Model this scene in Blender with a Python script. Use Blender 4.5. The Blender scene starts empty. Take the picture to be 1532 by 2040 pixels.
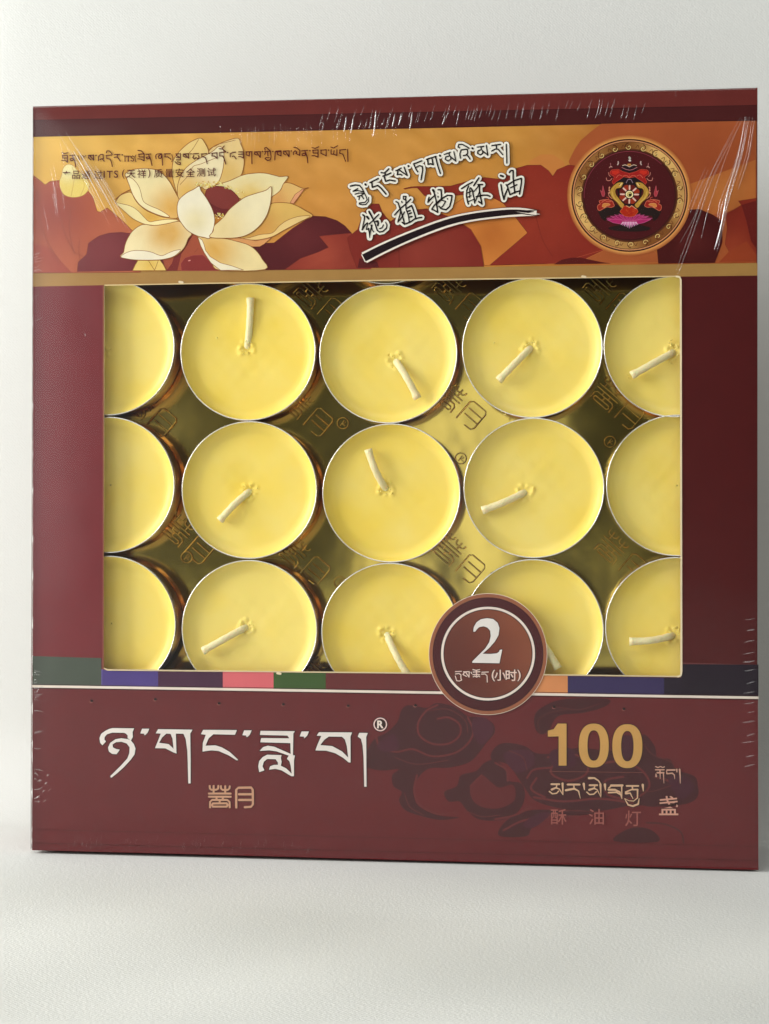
import bpy, math, random
import numpy as np
from mathutils import Vector, Matrix
from mathutils.geometry import tessellate_polygon
random.seed(7)
sc = bpy.context.scene
COL = sc.collection
# ------------------------------------------------------------------ camera solved from the four corners of the box front
F, CX, CY = 3400., 766., 1020.
W, H, D = .195, .20383, .036
CP = np.array([.05342399, -.45372375, .09038672])
a, b, c_ = .11815841, .00534443, -.00190469
ca, sa, cb, sb, cc, s_ = math.cos(a), math.sin(a), math.cos(b), math.sin(b), math.cos(c_), math.sin(c_)
M = np.array([[ca, -sa, 0], [sa, ca, 0], [0, 0, 1]]) @ np.array([[1, 0, 0], [0, cb, -sb], [0, sb, cb]]) @ np.array([[cc, 0, s_], [0, 1, 0], [-s_, 0, cc]])
def at(u, v, y=0.):
    """point of the photographed front (or a plane parallel to it, y deep) drawn at photo pixel u, v"""
    d = M @ np.array([(u - CX) / F, 1., (CY - v) / F])
    t = (y - CP[1]) / d[1]
    p = CP + t * d
    return (float(p[0]), float(p[2]))
PX = .0001355          # metres per photo pixel on the box front
def lin(c):
    return tuple((x / 255 / 12.92) if x <= 10.3 else ((x / 255 + .055) / 1.055) ** 2.4 for x in c[:3])
GAIN = .95
def ink(c):
    r = lin(c); k = GAIN * (.76 + .24 * max(r)); m = sum(r) / 3; return tuple(min(.85, max(.002, (m + (x - m) * 1.06) * k)) for x in r)
# ------------------------------------------------------------------ materials
def mat(name):
    m = bpy.data.materials.new(name); m.use_nodes = True
    nt = m.node_tree; nt.nodes.clear()
    out = nt.nodes.new('ShaderNodeOutputMaterial')
    return m, nt, out
def princ(name, col, rough=.5, metal=0., **kw):
    m, nt, out = mat(name)
    p = nt.nodes.new('ShaderNodeBsdfPrincipled')
    p.inputs['Base Color'].default_value = (*col, 1)
    p.inputs['Roughness'].default_value = rough
    p.inputs['Metallic'].default_value = metal
    for k, v in kw.items(): p.inputs[k.replace('_', ' ')].default_value = v
    nt.links.new(p.outputs[0], out.inputs[0])
    return m, nt, p
def N(nt, t, **kw):
    n = nt.nodes.new(t)
    for k, v in kw.items():
        if k in n.inputs: n.inputs[k].default_value = v
        else: setattr(n, k, v)
    return n
def bump(nt, p, scale, strength, dist, detail=3., kind='ShaderNodeTexNoise', vec=None):
    t = N(nt, kind); t.inputs['Scale'].default_value = scale
    if 'Detail' in t.inputs: t.inputs['Detail'].default_value = detail
    tc = N(nt, 'ShaderNodeTexCoord')
    nt.links.new(vec or tc.outputs['Object'], t.inputs['Vector'])
    bp = N(nt, 'ShaderNodeBump'); bp.inputs['Strength'].default_value = strength; bp.inputs['Distance'].default_value = dist
    nt.links.new(t.outputs[0], bp.inputs['Height'])
    nt.links.new(bp.outputs[0], p.inputs['Normal'])
    return bp
# printed ink: colour comes from the drawn shapes
INK, nt, p = princ('printed_ink', (1, 1, 1), .4)
p.inputs['Specular IOR Level'].default_value = .14
at_ = N(nt, 'ShaderNodeAttribute'); at_.attribute_name = 'Ink'
no = N(nt, 'ShaderNodeTexNoise'); no.inputs['Scale'].default_value = 160; no.inputs['Detail'].default_value = 6
tc = N(nt, 'ShaderNodeTexCoord'); nt.links.new(tc.outputs['Object'], no.inputs['Vector'])
mr = N(nt, 'ShaderNodeMapRange'); mr.inputs['From Min'].default_value = .3; mr.inputs['From Max'].default_value = .7; mr.inputs['To Min'].default_value = .94; mr.inputs['To Max'].default_value = 1.05
nt.links.new(no.outputs[0], mr.inputs[0])
vm = N(nt, 'ShaderNodeVectorMath'); vm.operation = 'SCALE'
nt.links.new(at_.outputs['Color'], vm.inputs[0]); nt.links.new(mr.outputs[0], vm.inputs['Scale'])
nt.links.new(vm.outputs[0], p.inputs['Base Color'])
bump(nt, p, 400, .03, .0002, 2.)
BOARD, nt, p = princ('maroon_board', ink((112, 44, 44)), .45); bump(nt, p, 700, .1, .0002)
KRAFT, nt, p = princ('brown_board_inside', (.36, .17, .09), .6)
CUT, _, _ = princ('white_cut_edge', lin((238, 226, 205)), .6)
FOIL, nt, p = princ('gold_foil', (.60, .46, .105), .12, 1.); bump(nt, p, 60, .2, .0008, 2.)
ALU, nt, p = princ('reflection_tinted_cup', (.60, .34, .22), .28, 1.)  # aluminium; copper reflections on the walls are put into the metal colour
tcn = N(nt, 'ShaderNodeTexCoord'); mp = N(nt, 'ShaderNodeMapping'); mp.inputs['Scale'].default_value = (300, 300, 40)
nt.links.new(tcn.outputs['Object'], mp.inputs[0]); bump(nt, p, 1., .25, .0004, 2., vec=mp.outputs[0])
RIM, _, _ = princ('bright_cup_rim', (.93, .91, .84), .22, .75)
WAX, nt, p = princ('yellow_wax', (.86, .70, .135), .34)
p.inputs['Subsurface Weight'].default_value = .2; p.inputs['Subsurface Radius'].default_value = (1, .7, .2); p.inputs['Subsurface Scale'].default_value = .0018
p.inputs['Specular IOR Level'].default_value = .25
n1 = N(nt, 'ShaderNodeTexNoise'); n1.inputs['Scale'].default_value = 70; n1.inputs['Detail'].default_value = 3
oi = N(nt, 'ShaderNodeObjectInfo'); tcx = N(nt, 'ShaderNodeTexCoord')
ad = N(nt, 'ShaderNodeVectorMath'); ad.operation = 'ADD'; nt.links.new(tcx.outputs['Object'], ad.inputs[0]); nt.links.new(oi.outputs['Random'], ad.inputs[1])
nt.links.new(ad.outputs[0], n1.inputs['Vector'])
mx = N(nt, 'ShaderNodeMix'); mx.data_type = 'RGBA'; mx.inputs['A'].default_value = (.90, .675, .10, 1); mx.inputs['B'].default_value = (.90, .725, .19, 1); mx.clamp_factor = True
mz = N(nt, 'ShaderNodeMath'); mz.operation = 'MULTIPLY_ADD'; mz.inputs[1].default_value = .75
sb = N(nt, 'ShaderNodeMath'); sb.operation = 'MULTIPLY_ADD'; sb.inputs[1].default_value = 2.2; sb.inputs[2].default_value = -.75
nt.links.new(n1.outputs[0], sb.inputs[0]); nt.links.new(oi.outputs['Random'], mz.inputs[0]); nt.links.new(sb.outputs[0], mz.inputs[2]); nt.links.new(mz.outputs[0], mx.inputs['Factor']); nt.links.new(mx.outputs['Result'], p.inputs['Base Color'])
n2 = N(nt, 'ShaderNodeTexNoise'); n2.inputs['Scale'].default_value = 120; n2.inputs['Detail'].default_value = 4; nt.links.new(ad.outputs[0], n2.inputs['Vector'])
bp = N(nt, 'ShaderNodeBump'); bp.inputs['Strength'].default_value = .22; bp.inputs['Distance'].default_value = .0006
nt.links.new(n2.outputs[0], bp.inputs['Height']); nt.links.new(bp.outputs[0], p.inputs['Normal'])
WICK, nt, p = princ('waxed_cotton_wick', (.80, .72, .40), .5); p.inputs['Subsurface Weight'].default_value = .3; p.inputs['Subsurface Scale'].default_value = .001
bump(nt, p, 1500, .6, .0004)
CRUMB, _, _ = princ('wax_crumbs', (.86, .72, .2), .4)
def film_mat(name, rough, base, white=0.):
    m, nt, out = mat(name)
    tr = N(nt, 'ShaderNodeBsdfTransparent'); gl = N(nt, 'ShaderNodeBsdfGlossy'); gl.inputs['Roughness'].default_value = rough
    lw = N(nt, 'ShaderNodeFresnel'); lw.inputs['IOR'].default_value = 1.5
    ml = N(nt, 'ShaderNodeMath'); ml.operation = 'MULTIPLY_ADD'; ml.inputs[1].default_value = 1.; ml.inputs[2].default_value = base
    gm = N(nt, 'ShaderNodeNewGeometry'); io = N(nt, 'ShaderNodeMapRange'); io.inputs['To Min'].default_value = 1.5; io.inputs['To Max'].default_value = 1 / 1.5
    nt.links.new(gm.outputs['Backfacing'], io.inputs[0]); nt.links.new(io.outputs[0], lw.inputs['IOR'])
    nt.links.new(lw.outputs[0], ml.inputs[0])
    mi = N(nt, 'ShaderNodeMixShader'); nt.links.new(ml.outputs[0], mi.inputs[0]); nt.links.new(tr.outputs[0], mi.inputs[1]); nt.links.new(gl.outputs[0], mi.inputs[2])
    t = N(nt, 'ShaderNodeTexNoise'); t.inputs['Scale'].default_value = 26; t.inputs['Detail'].default_value = 2
    tc = N(nt, 'ShaderNodeTexCoord'); nt.links.new(tc.outputs['Object'], t.inputs['Vector'])
    bp = N(nt, 'ShaderNodeBump'); bp.inputs['Strength'].default_value = .25; bp.inputs['Distance'].default_value = .0012
    nt.links.new(t.outputs[0], bp.inputs['Height']); nt.links.new(bp.outputs[0], gl.inputs['Normal'])
    last = mi
    if white:
        df = N(nt, 'ShaderNodeBsdfDiffuse'); df.inputs['Color'].default_value = (.9, .86, .84, 1)
        m2 = N(nt, 'ShaderNodeMixShader'); m2.inputs[0].default_value = white
        nt.links.new(mi.outputs[0], m2.inputs[1]); nt.links.new(df.outputs[0], m2.inputs[2]); last = m2
    nt.links.new(last.outputs[0], out.inputs[0])
    return m
FILM = film_mat('clear_shrink_film', .18, 0.)
CREASE = film_mat('creased_shrink_film', .16, .12, .05)
CREASE_HI = film_mat('highlight_shrink_film', .22, .28, .24)  # crease highlights partly painted: white mixed into the film, left seam too
# ------------------------------------------------------------------ object helpers
def link(name, me, m, parent=None, smooth=False):
    o = bpy.data.objects.new(name, me); COL.objects.link(o)
    if m: me.materials.append(m)
    if parent: o.parent = parent
    if smooth: me.polygons.foreach_set('use_smooth', [True] * len(me.polygons))
    return o
def mesh(name, V, Fc, m, parent=None, smooth=False):
    me = bpy.data.meshes.new(name); me.from_pydata(V, [], Fc); me.update()
    return link(name, me, m, parent, smooth)
def thing(name, label, cat, loc=(0, 0, 0), group=None):
    o = bpy.data.objects.new(name, None); COL.objects.link(o); o.location = loc; o.empty_display_size = .01
    o['label'] = label; o['category'] = cat
    if group: o['group'] = group
    return o
def boxm(name, x0, x1, y0, y1, z0, z1, m, parent):
    V = [(x, y, z) for x in (x0, x1) for y in (y0, y1) for z in (z0, z1)]
    return mesh(name, V, [(0, 1, 3, 2), (4, 6, 7, 5), (0, 4, 5, 1), (2, 3, 7, 6), (0, 2, 6, 4), (1, 5, 7, 3)], m, parent)
def cr(pts, closed=False, n=5):
    P = [np.array(q, float) for q in pts]; L = len(P); o = []
    for i in range(L if closed else L - 1):
        p1, p2 = P[i], P[(i + 1) % L]
        p0 = P[i - 1] if (closed or i) else 2 * p1 - p2
        p3 = P[(i + 2) % L] if (closed or i + 2 < L) else 2 * p2 - p1
        for k in range(n):
            t = k / n
            o.append(.5 * (2 * p1 + (p2 - p0) * t + (2 * p0 - 5 * p1 + 4 * p2 - p3) * t * t + (3 * p1 - p0 - 3 * p2 + p3) * t ** 3))
    if not closed: o.append(P[-1])
    return [tuple(q) for q in o]
def X(crop, pts):
    x0, y0, s = crop
    return [(x0 + q[0] / s, y0 + q[1] / s, *q[2:]) for q in pts]
STEP = .0000007
class Art:
    """flat printed shapes, laid in photo pixels on the face of the box and stacked in thin sheets"""
    def __init__(s, base=.00002, y=0.): s.V = []; s.F = []; s.C = []; s.n = 0; s.base = base; s.y = y
    def _y(s): s.n += 1; return s.y - s.base - s.n * STEP
    def _add(s, pts, faces, cols):
        y = s._y(); o = len(s.V)
        for q in pts:
            x, z = at(q[0], q[1], s.y); s.V.append((x, y, z))
        for f in faces: s.F.append(tuple(o + i for i in f))
        s.C += cols
    def poly(s, pts, col, smooth=False, holes=(), edge=None, ew=1.2):
        if smooth: pts = cr(pts, True, 4)
        loops = [pts] + [list(h) for h in holes]
        flat = [q for l in loops for q in l]
        tri = tessellate_polygon([[Vector((q[0], -q[1], 0)) for q in l] for l in loops])
        c = ink(col)
        s._add(flat, [t for t in tri], [c] * len(flat))
        if edge: s.rib(list(pts), ew, edge, closed=True)
    def petal(s, pts, c0, c1, focus, edge=(150, 95, 50), ew=1.3, smooth=True):
        """print with a tint running from the rim colour c0 to the colour c1 at the focus"""
        if smooth: pts = cr(pts, True, 4)
        L = len(pts); R = 5; allp = []; cols = []; A, B = np.array(ink(c0)), np.array(ink(c1))
        tri = tessellate_polygon([[Vector((q[0], -q[1], 0)) for q in pts]])
        # refine the triangles so that the tint can run
        V = [tuple(q[:2]) for q in pts]; T = [tuple(t) for t in tri]
        for _ in range(2):
            mid = {}; T2 = []
            def m(i, j):
                k = (min(i, j), max(i, j))
                if k not in mid: mid[k] = len(V); V.append(((V[i][0] + V[j][0]) / 2, (V[i][1] + V[j][1]) / 2))
                return mid[k]
            for (i, j, k) in T:
                ij, jk, ki = m(i, j), m(j, k), m(k, i)
                T2 += [(i, ij, ki), (ij, j, jk), (ki, jk, k), (ij, jk, ki)]
            T = T2
        dm = max(math.hypot(q[0] - focus[0], q[1] - focus[1]) for q in V)
        for q in V:
            t = min(1, math.hypot(q[0] - focus[0], q[1] - focus[1]) / (dm * .62)); t = t * t * (3 - 2 * t)
            cols.append(tuple(A * t + B * (1 - t)))
        s._add(V, T, cols)
        if edge: s.rib(list(pts), ew, edge, closed=True)
    def rib(s, pts, w, col, smooth=False, closed=False, caps=True):
        """stroke along pts; w a number or a list of widths"""
        if not isinstance(w, (list, tuple)): w = [w] * len(pts)
        elif len(w) != len(pts): w = list(np.interp(np.linspace(0, 1, len(pts)), np.linspace(0, 1, len(w)), w))
        P = [(q[0], q[1], ww) for q, ww in zip(pts, w)]
        if smooth: P = cr(P, closed, 4)
        Q = [P[0]]
        for q in P[1:]:
            if math.hypot(q[0] - Q[-1][0], q[1] - Q[-1][1]) > .05: Q.append(q)
        P = Q
        if len(P) < 2: return
        if closed: P = P + [P[0]]
        runs = [[P[0]]]
        for i in range(1, len(P)):
            runs[-1].append(P[i])
            if i < len(P) - 1:
                d1 = math.atan2(P[i][1] - P[i - 1][1], P[i][0] - P[i - 1][0]); d2 = math.atan2(P[i + 1][1] - P[i][1], P[i + 1][0] - P[i][0])
                t = abs((d2 - d1 + math.pi) % (2 * math.pi) - math.pi)
                if t > .9: runs.append([P[i]])
        c = ink(col)
        for R in runs:
            L = len(R); V = []; Fc = []
            for i, q in enumerate(R):
                a = R[max(0, i - 1)]; b = R[min(L - 1, i + 1)]
                dx, dy = b[0] - a[0], b[1] - a[1]; l = math.hypot(dx, dy) or 1; dx /= l; dy /= l
                h = q[2] / 2
                V += [(q[0] - dy * h, q[1] + dx * h), (q[0] + dy * h, q[1] - dx * h)]
            Fc = [(2 * i, 2 * i + 1, 2 * i + 3, 2 * i + 2) for i in range(L - 1)]
            if caps:
                for e in (0, L - 1):
                    q = R[e]; r = R[1] if e == 0 else R[L - 2]
                    ang = math.atan2(q[1] - r[1], q[0] - r[0]); h = q[2] / 2; k0 = len(V)
                    for k in range(1, 4):
                        t = ang + math.pi / 2 - k * math.pi / 4
                        V.append((q[0] + math.cos(t) * h, q[1] + math.sin(t) * h))
                    lft, rgt = 2 * e, 2 * e + 1
                    # order: from +90deg side to -90deg side
                    p = V[lft]; t0 = ang + math.pi / 2
                    if math.hypot(p[0] - (q[0] + math.cos(t0) * h), p[1] - (q[1] + math.sin(t0) * h)) < 1e-6: Fc.append((lft, k0, k0 + 1, k0 + 2, rgt))
                    else: Fc.append((rgt, k0, k0 + 1, k0 + 2, lft))
            s._add(V, Fc, [c] * len(V))
    def ell(s, cx, cy, rx, ry, col, r0=0., n=72, col2=None, a0=0., a1=2 * math.pi):
        V = []; C = []; Fc = []
        full = abs(a1 - a0 - 2 * math.pi) < 1e-6
        for i in range(n + (0 if full else 1)):
            t = a0 + (a1 - a0) * i / n
            V += [(cx + rx * math.cos(t), cy + ry * math.sin(t)), (cx + rx * r0 * math.cos(t), cy + ry * r0 * math.sin(t))]
            f = col(t) if callable(col) else col
            C += [ink(f), ink(col2 or f)]
        m = len(V) // 2
        if r0 == 0:
            V = V[::2] + [(cx, cy)]; C = C[::2] + [ink(col2 or (col(0) if callable(col) else col))]
            Fc = [(i, (i + 1) % m, m) for i in range(m if full else m - 1)]
        else: Fc = [(2 * i, 2 * ((i + 1) % m), 2 * ((i + 1) % m) + 1, 2 * i + 1) for i in range(m if full else m - 1)]
        s._add(V, Fc, C)
    def text(s, body, cx, cy, em, col, rot=0., fat=0., sx=1., hgt=None):
        cu = bpy.data.curves.new('t', 'FONT'); cu.body = body; cu.size = 1; cu.resolution_u = 3; cu.offset = fat
        o = bpy.data.objects.new('t', cu); COL.objects.link(o)
        dg = bpy.context.evaluated_depsgraph_get(); me = bpy.data.meshes.new_from_object(o.evaluated_get(dg))
        P = [v.co.copy() for v in me.vertices]; Fc = [tuple(p.vertices) for p in me.polygons]
        bpy.data.objects.remove(o); bpy.data.curves.remove(cu); bpy.data.meshes.remove(me)
        if not P: print('NO GLYPH', body); return
        mx = (min(v.x for v in P) + max(v.x for v in P)) / 2; my = (min(v.y for v in P) + max(v.y for v in P)) / 2
        if hgt: em = hgt / (max(v.y for v in P) - min(v.y for v in P))
        cr_, sr = math.cos(rot), math.sin(rot)
        V = []
        for v in P:
            x, y = (v.x - mx) * em * sx, -(v.y - my) * em
            V.append((cx + x * cr_ - y * sr, cy + x * sr + y * cr_))
        s._add(V, Fc, [ink(col)] * len(V))
    def build(s, name, parent, m=None):
        me = bpy.data.meshes.new(name); me.from_pydata(s.V, [], s.F); me.update()
        at = me.color_attributes.new('Ink', 'FLOAT_COLOR', 'POINT')
        at.data.foreach_set('color', [x for c in s.C for x in (*c, 1.)])
        return link(name, me, m or INK, parent)
class Ridge:
    """thin rounded creases or embossed lines standing on a plane y deep, towards the viewer"""
    def __init__(s, y, h): s.V = []; s.F = []; s.y = y; s.h = h
    def add(s, pts, w, smooth=True, h=None, taper=True):
        if smooth and len(pts) > 2: pts = cr(pts, False, 5)
        L = len(pts); o = len(s.V); h = h or s.h; K = 6
        for i, q in enumerate(pts):
            a = pts[max(0, i - 1)]; b = pts[min(L - 1, i + 1)]
            dx, dy = b[0] - a[0], b[1] - a[1]; l = math.hypot(dx, dy) or 1; dx /= l; dy /= l
            t = i / (L - 1); k = (math.sin(math.pi * min(1, max(0, .04 + t * .92))) ** .6) if taper else 1
            for j in range(K + 1):
                u = -1 + 2 * j / K
                x, z = at(q[0] - dy * u * w / 2 * k, q[1] + dx * u * w / 2 * k, s.y)
                s.V.append((x, s.y - h * k * math.sqrt(max(0, 1 - u * u)), z))
        for i in range(L - 1):
            for j in range(K):
                A = o + i * (K + 1) + j
                s.F.append((A, A + 1, A + K + 2, A + K + 1))
    def build(s, name, m, parent): return mesh(name, s.V, s.F, m, parent, True)

# ------------------------------------------------------------------ the box
box = thing('candle_box', 'maroon cardboard box of yellow tealights with a square window, shrink wrapped, standing on white cloth', 'box')
T = .0005
wl, wr, wt, wb = -.0777, .0778, .15473, .04986
shell = [(-W / 2, H), (W / 2, H), (W / 2, 0), (-W / 2, 0)]
V = []; Fc = []
def q4(p0, p1, p2, p3):
    o = len(V); V.extend([p0, p1, p2, p3]); Fc.append((o, o + 1, o + 2, o + 3))
def frame(y):
    x0, x1, z0, z1 = -W / 2, W / 2, 0, H
    return [(x0, y, z1), (x1, y, z1), (x1, y, z0), (x0, y, z0), (wl, y, wt), (wr, y, wt), (wr, y, wb), (wl, y, wb)]
fr, bk = frame(0), frame(T)
V = fr + bk
Fc = [(0, 1, 5, 4), (1, 2, 6, 5), (2, 3, 7, 6), (3, 0, 4, 7), (8, 12, 13, 9), (9, 13, 14, 10), (10, 14, 15, 11), (11, 15, 12, 8),
      (0, 8, 9, 1), (1, 9, 10, 2), (2, 10, 11, 3), (3, 11, 8, 0), (4, 5, 13, 12), (5, 6, 14, 13), (6, 7, 15, 14), (7, 4, 12, 15)]
panel = mesh('front_panel', V, Fc, BOARD, box)
panel.data.materials.append(KRAFT); panel.data.materials.append(CUT)
for i, pg in enumerate(panel.data.polygons):
    if 4 <= i < 8: pg.material_index = 1
    if i >= 12: pg.material_index = 2
for nm, x0, x1, z0, z1 in (('side_wall', -W / 2, -W / 2 + T, 0, H), ('side_wall', W / 2 - T, W / 2, 0, H), ('top_wall', -W / 2 + T, W / 2 - T, H - T, H), ('bottom_wall', -W / 2 + T, W / 2 - T, 0, T)):
    boxm(nm, x0, x1, T + .00001, D, z0, z1, BOARD, box)
boxm('back_wall', -W / 2 + T, W / 2 - T, D - T, D - .00001, T + .00001, H - T - .00001, KRAFT, box)

MAROON = (112, 48, 46)
# ---- ground colours of the print
g = Art(.00001)
g.poly([(66, 212), (1509, 175), (1509, 209), (66, 239)], (116, 50, 46))
g.poly([(66, 239), (1509, 209), (1509, 242), (66, 274)], (84, 34, 34))
for k in (0, 1): g.rib([(68, 240 + k * 30), (1507, 210 + k * 29)], 1.2, (70, 28, 28), caps=False)
g.poly([(66, 544), (1509, 524), (1509, 551), (1356, 551), (207, 568), (66, 571)], (176, 136, 80))
g.poly([(66, 571), (207, 568), (207, 1334), (200, 1336), (200, 1312), (66, 1308)], (126, 48, 53))  # left strip lighter than right: part print, part light falloff painted in
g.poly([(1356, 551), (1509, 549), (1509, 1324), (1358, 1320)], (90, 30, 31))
g.poly([(66, 1368), (1510, 1390), (1511, 1733), (64, 1693)], (112, 43, 45))
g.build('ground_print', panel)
g = Art(.00005)
def yb(x): return 1366 + (x - 65) * 23 / 1445
def band(x0, x1, yt0, yt1, col): g.poly([(x0, yt0), (x1, yt1), (x1, yb(x1)), (x0, yb(x0))], col)
band(65, 202, 1307, 1311, (84, 92, 80)); band(202, 206, 1333, 1334, (112, 98, 160)); band(204, 315, 1335, 1336, (88, 72, 140))
band(315, 444, 1336, 1337, (82, 46, 72)); band(444, 545, 1337, 1338, (222, 112, 118)); band(545, 649, 1338, 1340, (70, 98, 50))
band(649, 890, 1340, 1343, (114, 52, 52)); band(1050, 1131, 1344, 1346, (222, 148, 98)); band(1131, 1323, 1347, 1350, (66, 54, 98)); band(1357, 1511, 1323, 1324, (40, 26, 40))
band(1323, 1358, 1350, 1350, (44, 30, 46))
g.rib([(64, 1363.5), (500, 1370), (1511, 1386)], 1.2, (60, 22, 24), caps=False)
g.rib([(64, 1367), (1511, 1390)], 5, (240, 226, 212), caps=False)
g.rib([(64, 1371), (1511, 1394)], 1.3, (58, 22, 24), caps=False)
g.build('colour_band_print', panel)

# ---- illustrated band
g = Art(.00004)
gx, gy = 48, 12; VV = []; CC = []; FF = []
rn = random.Random(3)
for j in range(gy + 1):
    for i in range(gx + 1):
        u, v = i / gx, j / gy
        x = 67 + u * 1440; y = (273 - 32 * u) * (1 - v) + (544 - 20 * u) * v
        A = np.array((228, 186, 96)); B = np.array((214, 158, 84)); Cc = np.array((206, 148, 74)); Dd = np.array((172, 96, 56))
        t = u * 3
        c = A + (B - A) * t if t < 1 else (B + (Cc - B) * (t - 1) if t < 2 else Cc + (Dd - Cc) * (t - 2))
        c = c + rn.uniform(-7, 7) - np.array((0, 10, 6)) * v
        VV.append((x, y)); CC.append(ink(c))
for j in range(gy):
    for i in range(gx):
        o = j * (gx + 1) + i; FF.append((o, o + 1, o + gx + 2, o + gx + 1))
g._add(VV, FF, CC)
Cc = (60, 240, 6.375); Dc = (660, 240, 2.946); Ec = (1080, 230, 3.389); R2 = (400, 160, 3.83)
LN = (126, 58, 34)
g.petal(X(Cc, [(44, 700), (150, 780), (190, 820), (250, 775), (370, 760), (380, 850), (430, 950), (520, 975), (640, 970), (740, 900), (800, 980), (850, 1150), (890, 1165), (980, 1110), (1150, 1250), (1400, 1500), (1400, 1930), (44, 1938)]), (188, 104, 76), (160, 76, 62), (110, 420), edge=LN, ew=.8, smooth=False)
g.petal(X(Cc, [(44, 1560), (250, 1620), (400, 1800), (520, 1925), (44, 1935)]), (170, 82, 66), (180, 92, 72), (80, 540), edge=(150, 78, 60), ew=.8, smooth=False)
g.petal(X(Cc, [(600, 1918), (610, 1800), (720, 1700), (740, 1560), (870, 1470), (1000, 1430), (1150, 1420), (1400, 1450), (1900, 1700), (1900, 1898)]), (120, 50, 54), (136, 62, 64), (200, 500), edge=(112, 48, 44), ew=.8, smooth=False)
for ln in ([(90, 900), (110, 1200), (200, 1500), (350, 1750)], [(390, 1230), (430, 1400), (520, 1600), (590, 1700)], [(520, 1100), (500, 1400), (560, 1700)], [(630, 1500), (620, 1650), (640, 1800)], [(600, 1690), (680, 1725)], [(240, 1640), (330, 1760), (380, 1850)]):
    g.rib(X(Cc, ln), 1.1, (140, 74, 58), smooth=True)
g.poly(X((230, 270, 7.295), [(940, 1650), (1060, 1490), (1120, 1420), (1200, 1460), (1330, 1750), (1500, 1962), (720, 1966), (690, 1800)]), (172, 88, 64), edge=(134, 64, 50), ew=1.)
g.poly(X((230, 270, 7.295), [(960, 1966), (950, 1860), (1010, 1780), (1130, 1740), (1270, 1735), (1400, 1850), (1500, 1964)]), (146, 58, 54), edge=(176, 84, 76), ew=.9)
g.poly(X((230, 270, 7.295), [(740, 1966), (820, 1860), (850, 1770), (940, 1700), (1060, 1500), (1130, 1440), (960, 1720), (900, 1966)]), (132, 52, 48))
g.rib(X((230, 270, 7.295), [(1150, 1700), (1200, 1640)]), .8, (140, 66, 50)); g.rib(X((230, 270, 7.295), [(1065, 1820), (1085, 1815)]), 2.2, (230, 160, 150))
# bud
bud = [(400, 700), (420, 610), (470, 560), (540, 570), (610, 640), (690, 700), (755, 810), (740, 880), (690, 940), (620, 970), (520, 975), (430, 940), (385, 860), (375, 770)]
g.petal(X(Cc, bud), (232, 208, 118), (242, 232, 176), (136, 340), edge=(196, 146, 80), ew=.9)
for ln in ([(540, 590), (560, 750), (520, 960)], [(640, 700), (690, 820), (640, 960)], [(740, 880), (755, 830), (765, 815)]): g.rib(X(Cc, ln), .8, (198, 150, 84), smooth=True)
# leaves on the right half
g.petal(X(R2, [(560, 1240), (700, 1130), (850, 1035), (950, 1040), (1040, 1070), (1100, 1110), (1150, 1165), (1185, 1300), (970, 1290), (760, 1360), (640, 1446), (420, 1448), (350, 1250)]), (94, 34, 38), (112, 46, 48), (600, 470), edge=(120, 56, 40), ew=.8, smooth=False)
g.petal(X(R2, [(640, 1446), (760, 1360), (900, 1310), (975, 1275), (905, 1190), (1000, 1180), (1150, 1167), (1250, 1300), (1300, 1440)]), (150, 62, 50), (172, 80, 62), (640, 510), edge=(132, 54, 44), ew=.8, smooth=False)
g.petal(X(Dc, [(95, 690), (125, 665), (155, 640), (190, 540), (240, 490), (280, 490), (300, 540), (345, 595), (440, 530), (560, 518), (660, 545), (760, 590), (830, 645), (875, 730), (895, 857), (150, 866), (110, 760)]), (138, 50, 42), (154, 66, 54), (850, 500), edge=(112, 40, 32), ew=.8, smooth=False)
g.poly(X(Dc, [(155, 866), (165, 810), (270, 830), (280, 862)]), (98, 34, 36))
g.rib(X(Dc, [(395, 700), (400, 860)]), 1, (108, 38, 34)); g.rib(X(Dc, [(385, 620), (450, 560), (560, 520)]), 1, (108, 38, 34), smooth=True)
g.petal(X(Dc, [(640, 545), (800, 440), (930, 440), (1010, 487), (1090, 580), (1152, 660), (1060, 740), (1000, 790), (930, 850), (898, 852), (880, 740), (820, 640), (730, 580)]), (212, 134, 70), (196, 116, 58), (980, 470), edge=(150, 74, 40), ew=.8, smooth=False)
g.poly(X(Dc, [(1160, 240), (1230, 200), (1300, 200), (1360, 240), (1400, 330), (1200, 330)]), (206, 134, 74))
g.petal(X(Ec, [(400, 58), (330, 110), (260, 170), (220, 230), (180, 310), (260, 560), (900, 900), (1440, 560), (1440, 38)]), (178, 96, 58), (164, 82, 50), (1400, 330), edge=(176, 100, 58), ew=.8, smooth=False)
g.petal(X(Ec, [(900, 500), (1440, 300), (1440, 570), (1330, 580), (1345, 605), (1230, 660), (1150, 670), (960, 640)]), (190, 112, 62), (200, 126, 70), (1440, 380), edge=None, ew=.8, smooth=False)
g.petal(X(Dc, [(425, 400), (470, 390), (500, 388), (700, 385), (820, 352), (900, 335), (990, 345), (1090, 280), (1150, 263), (1230, 262), (1275, 295), (1300, 328), (1325, 290), (1390, 262), (1450, 268), (1500, 300), (1600, 500), (1860, 800), (1860, 826), (930, 850), (1000, 790), (1060, 740), (1152, 660), (1090, 578), (1010, 485), (930, 443), (820, 432), (700, 442), (600, 458), (545, 440), (505, 395), (470, 396), (430, 404)]), (144, 50, 40), (160, 62, 46), (1060, 430), edge=(108, 36, 30), ew=.8, smooth=False)
g.rib(X(Ec, [(20, 1004), (130, 990), (300, 940), (420, 905)]), 1, (180, 84, 58), smooth=True)
g.rib(X(Dc, [(1200, 560), (1240, 700), (1300, 800)]), .9, (124, 42, 36), smooth=True)
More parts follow.
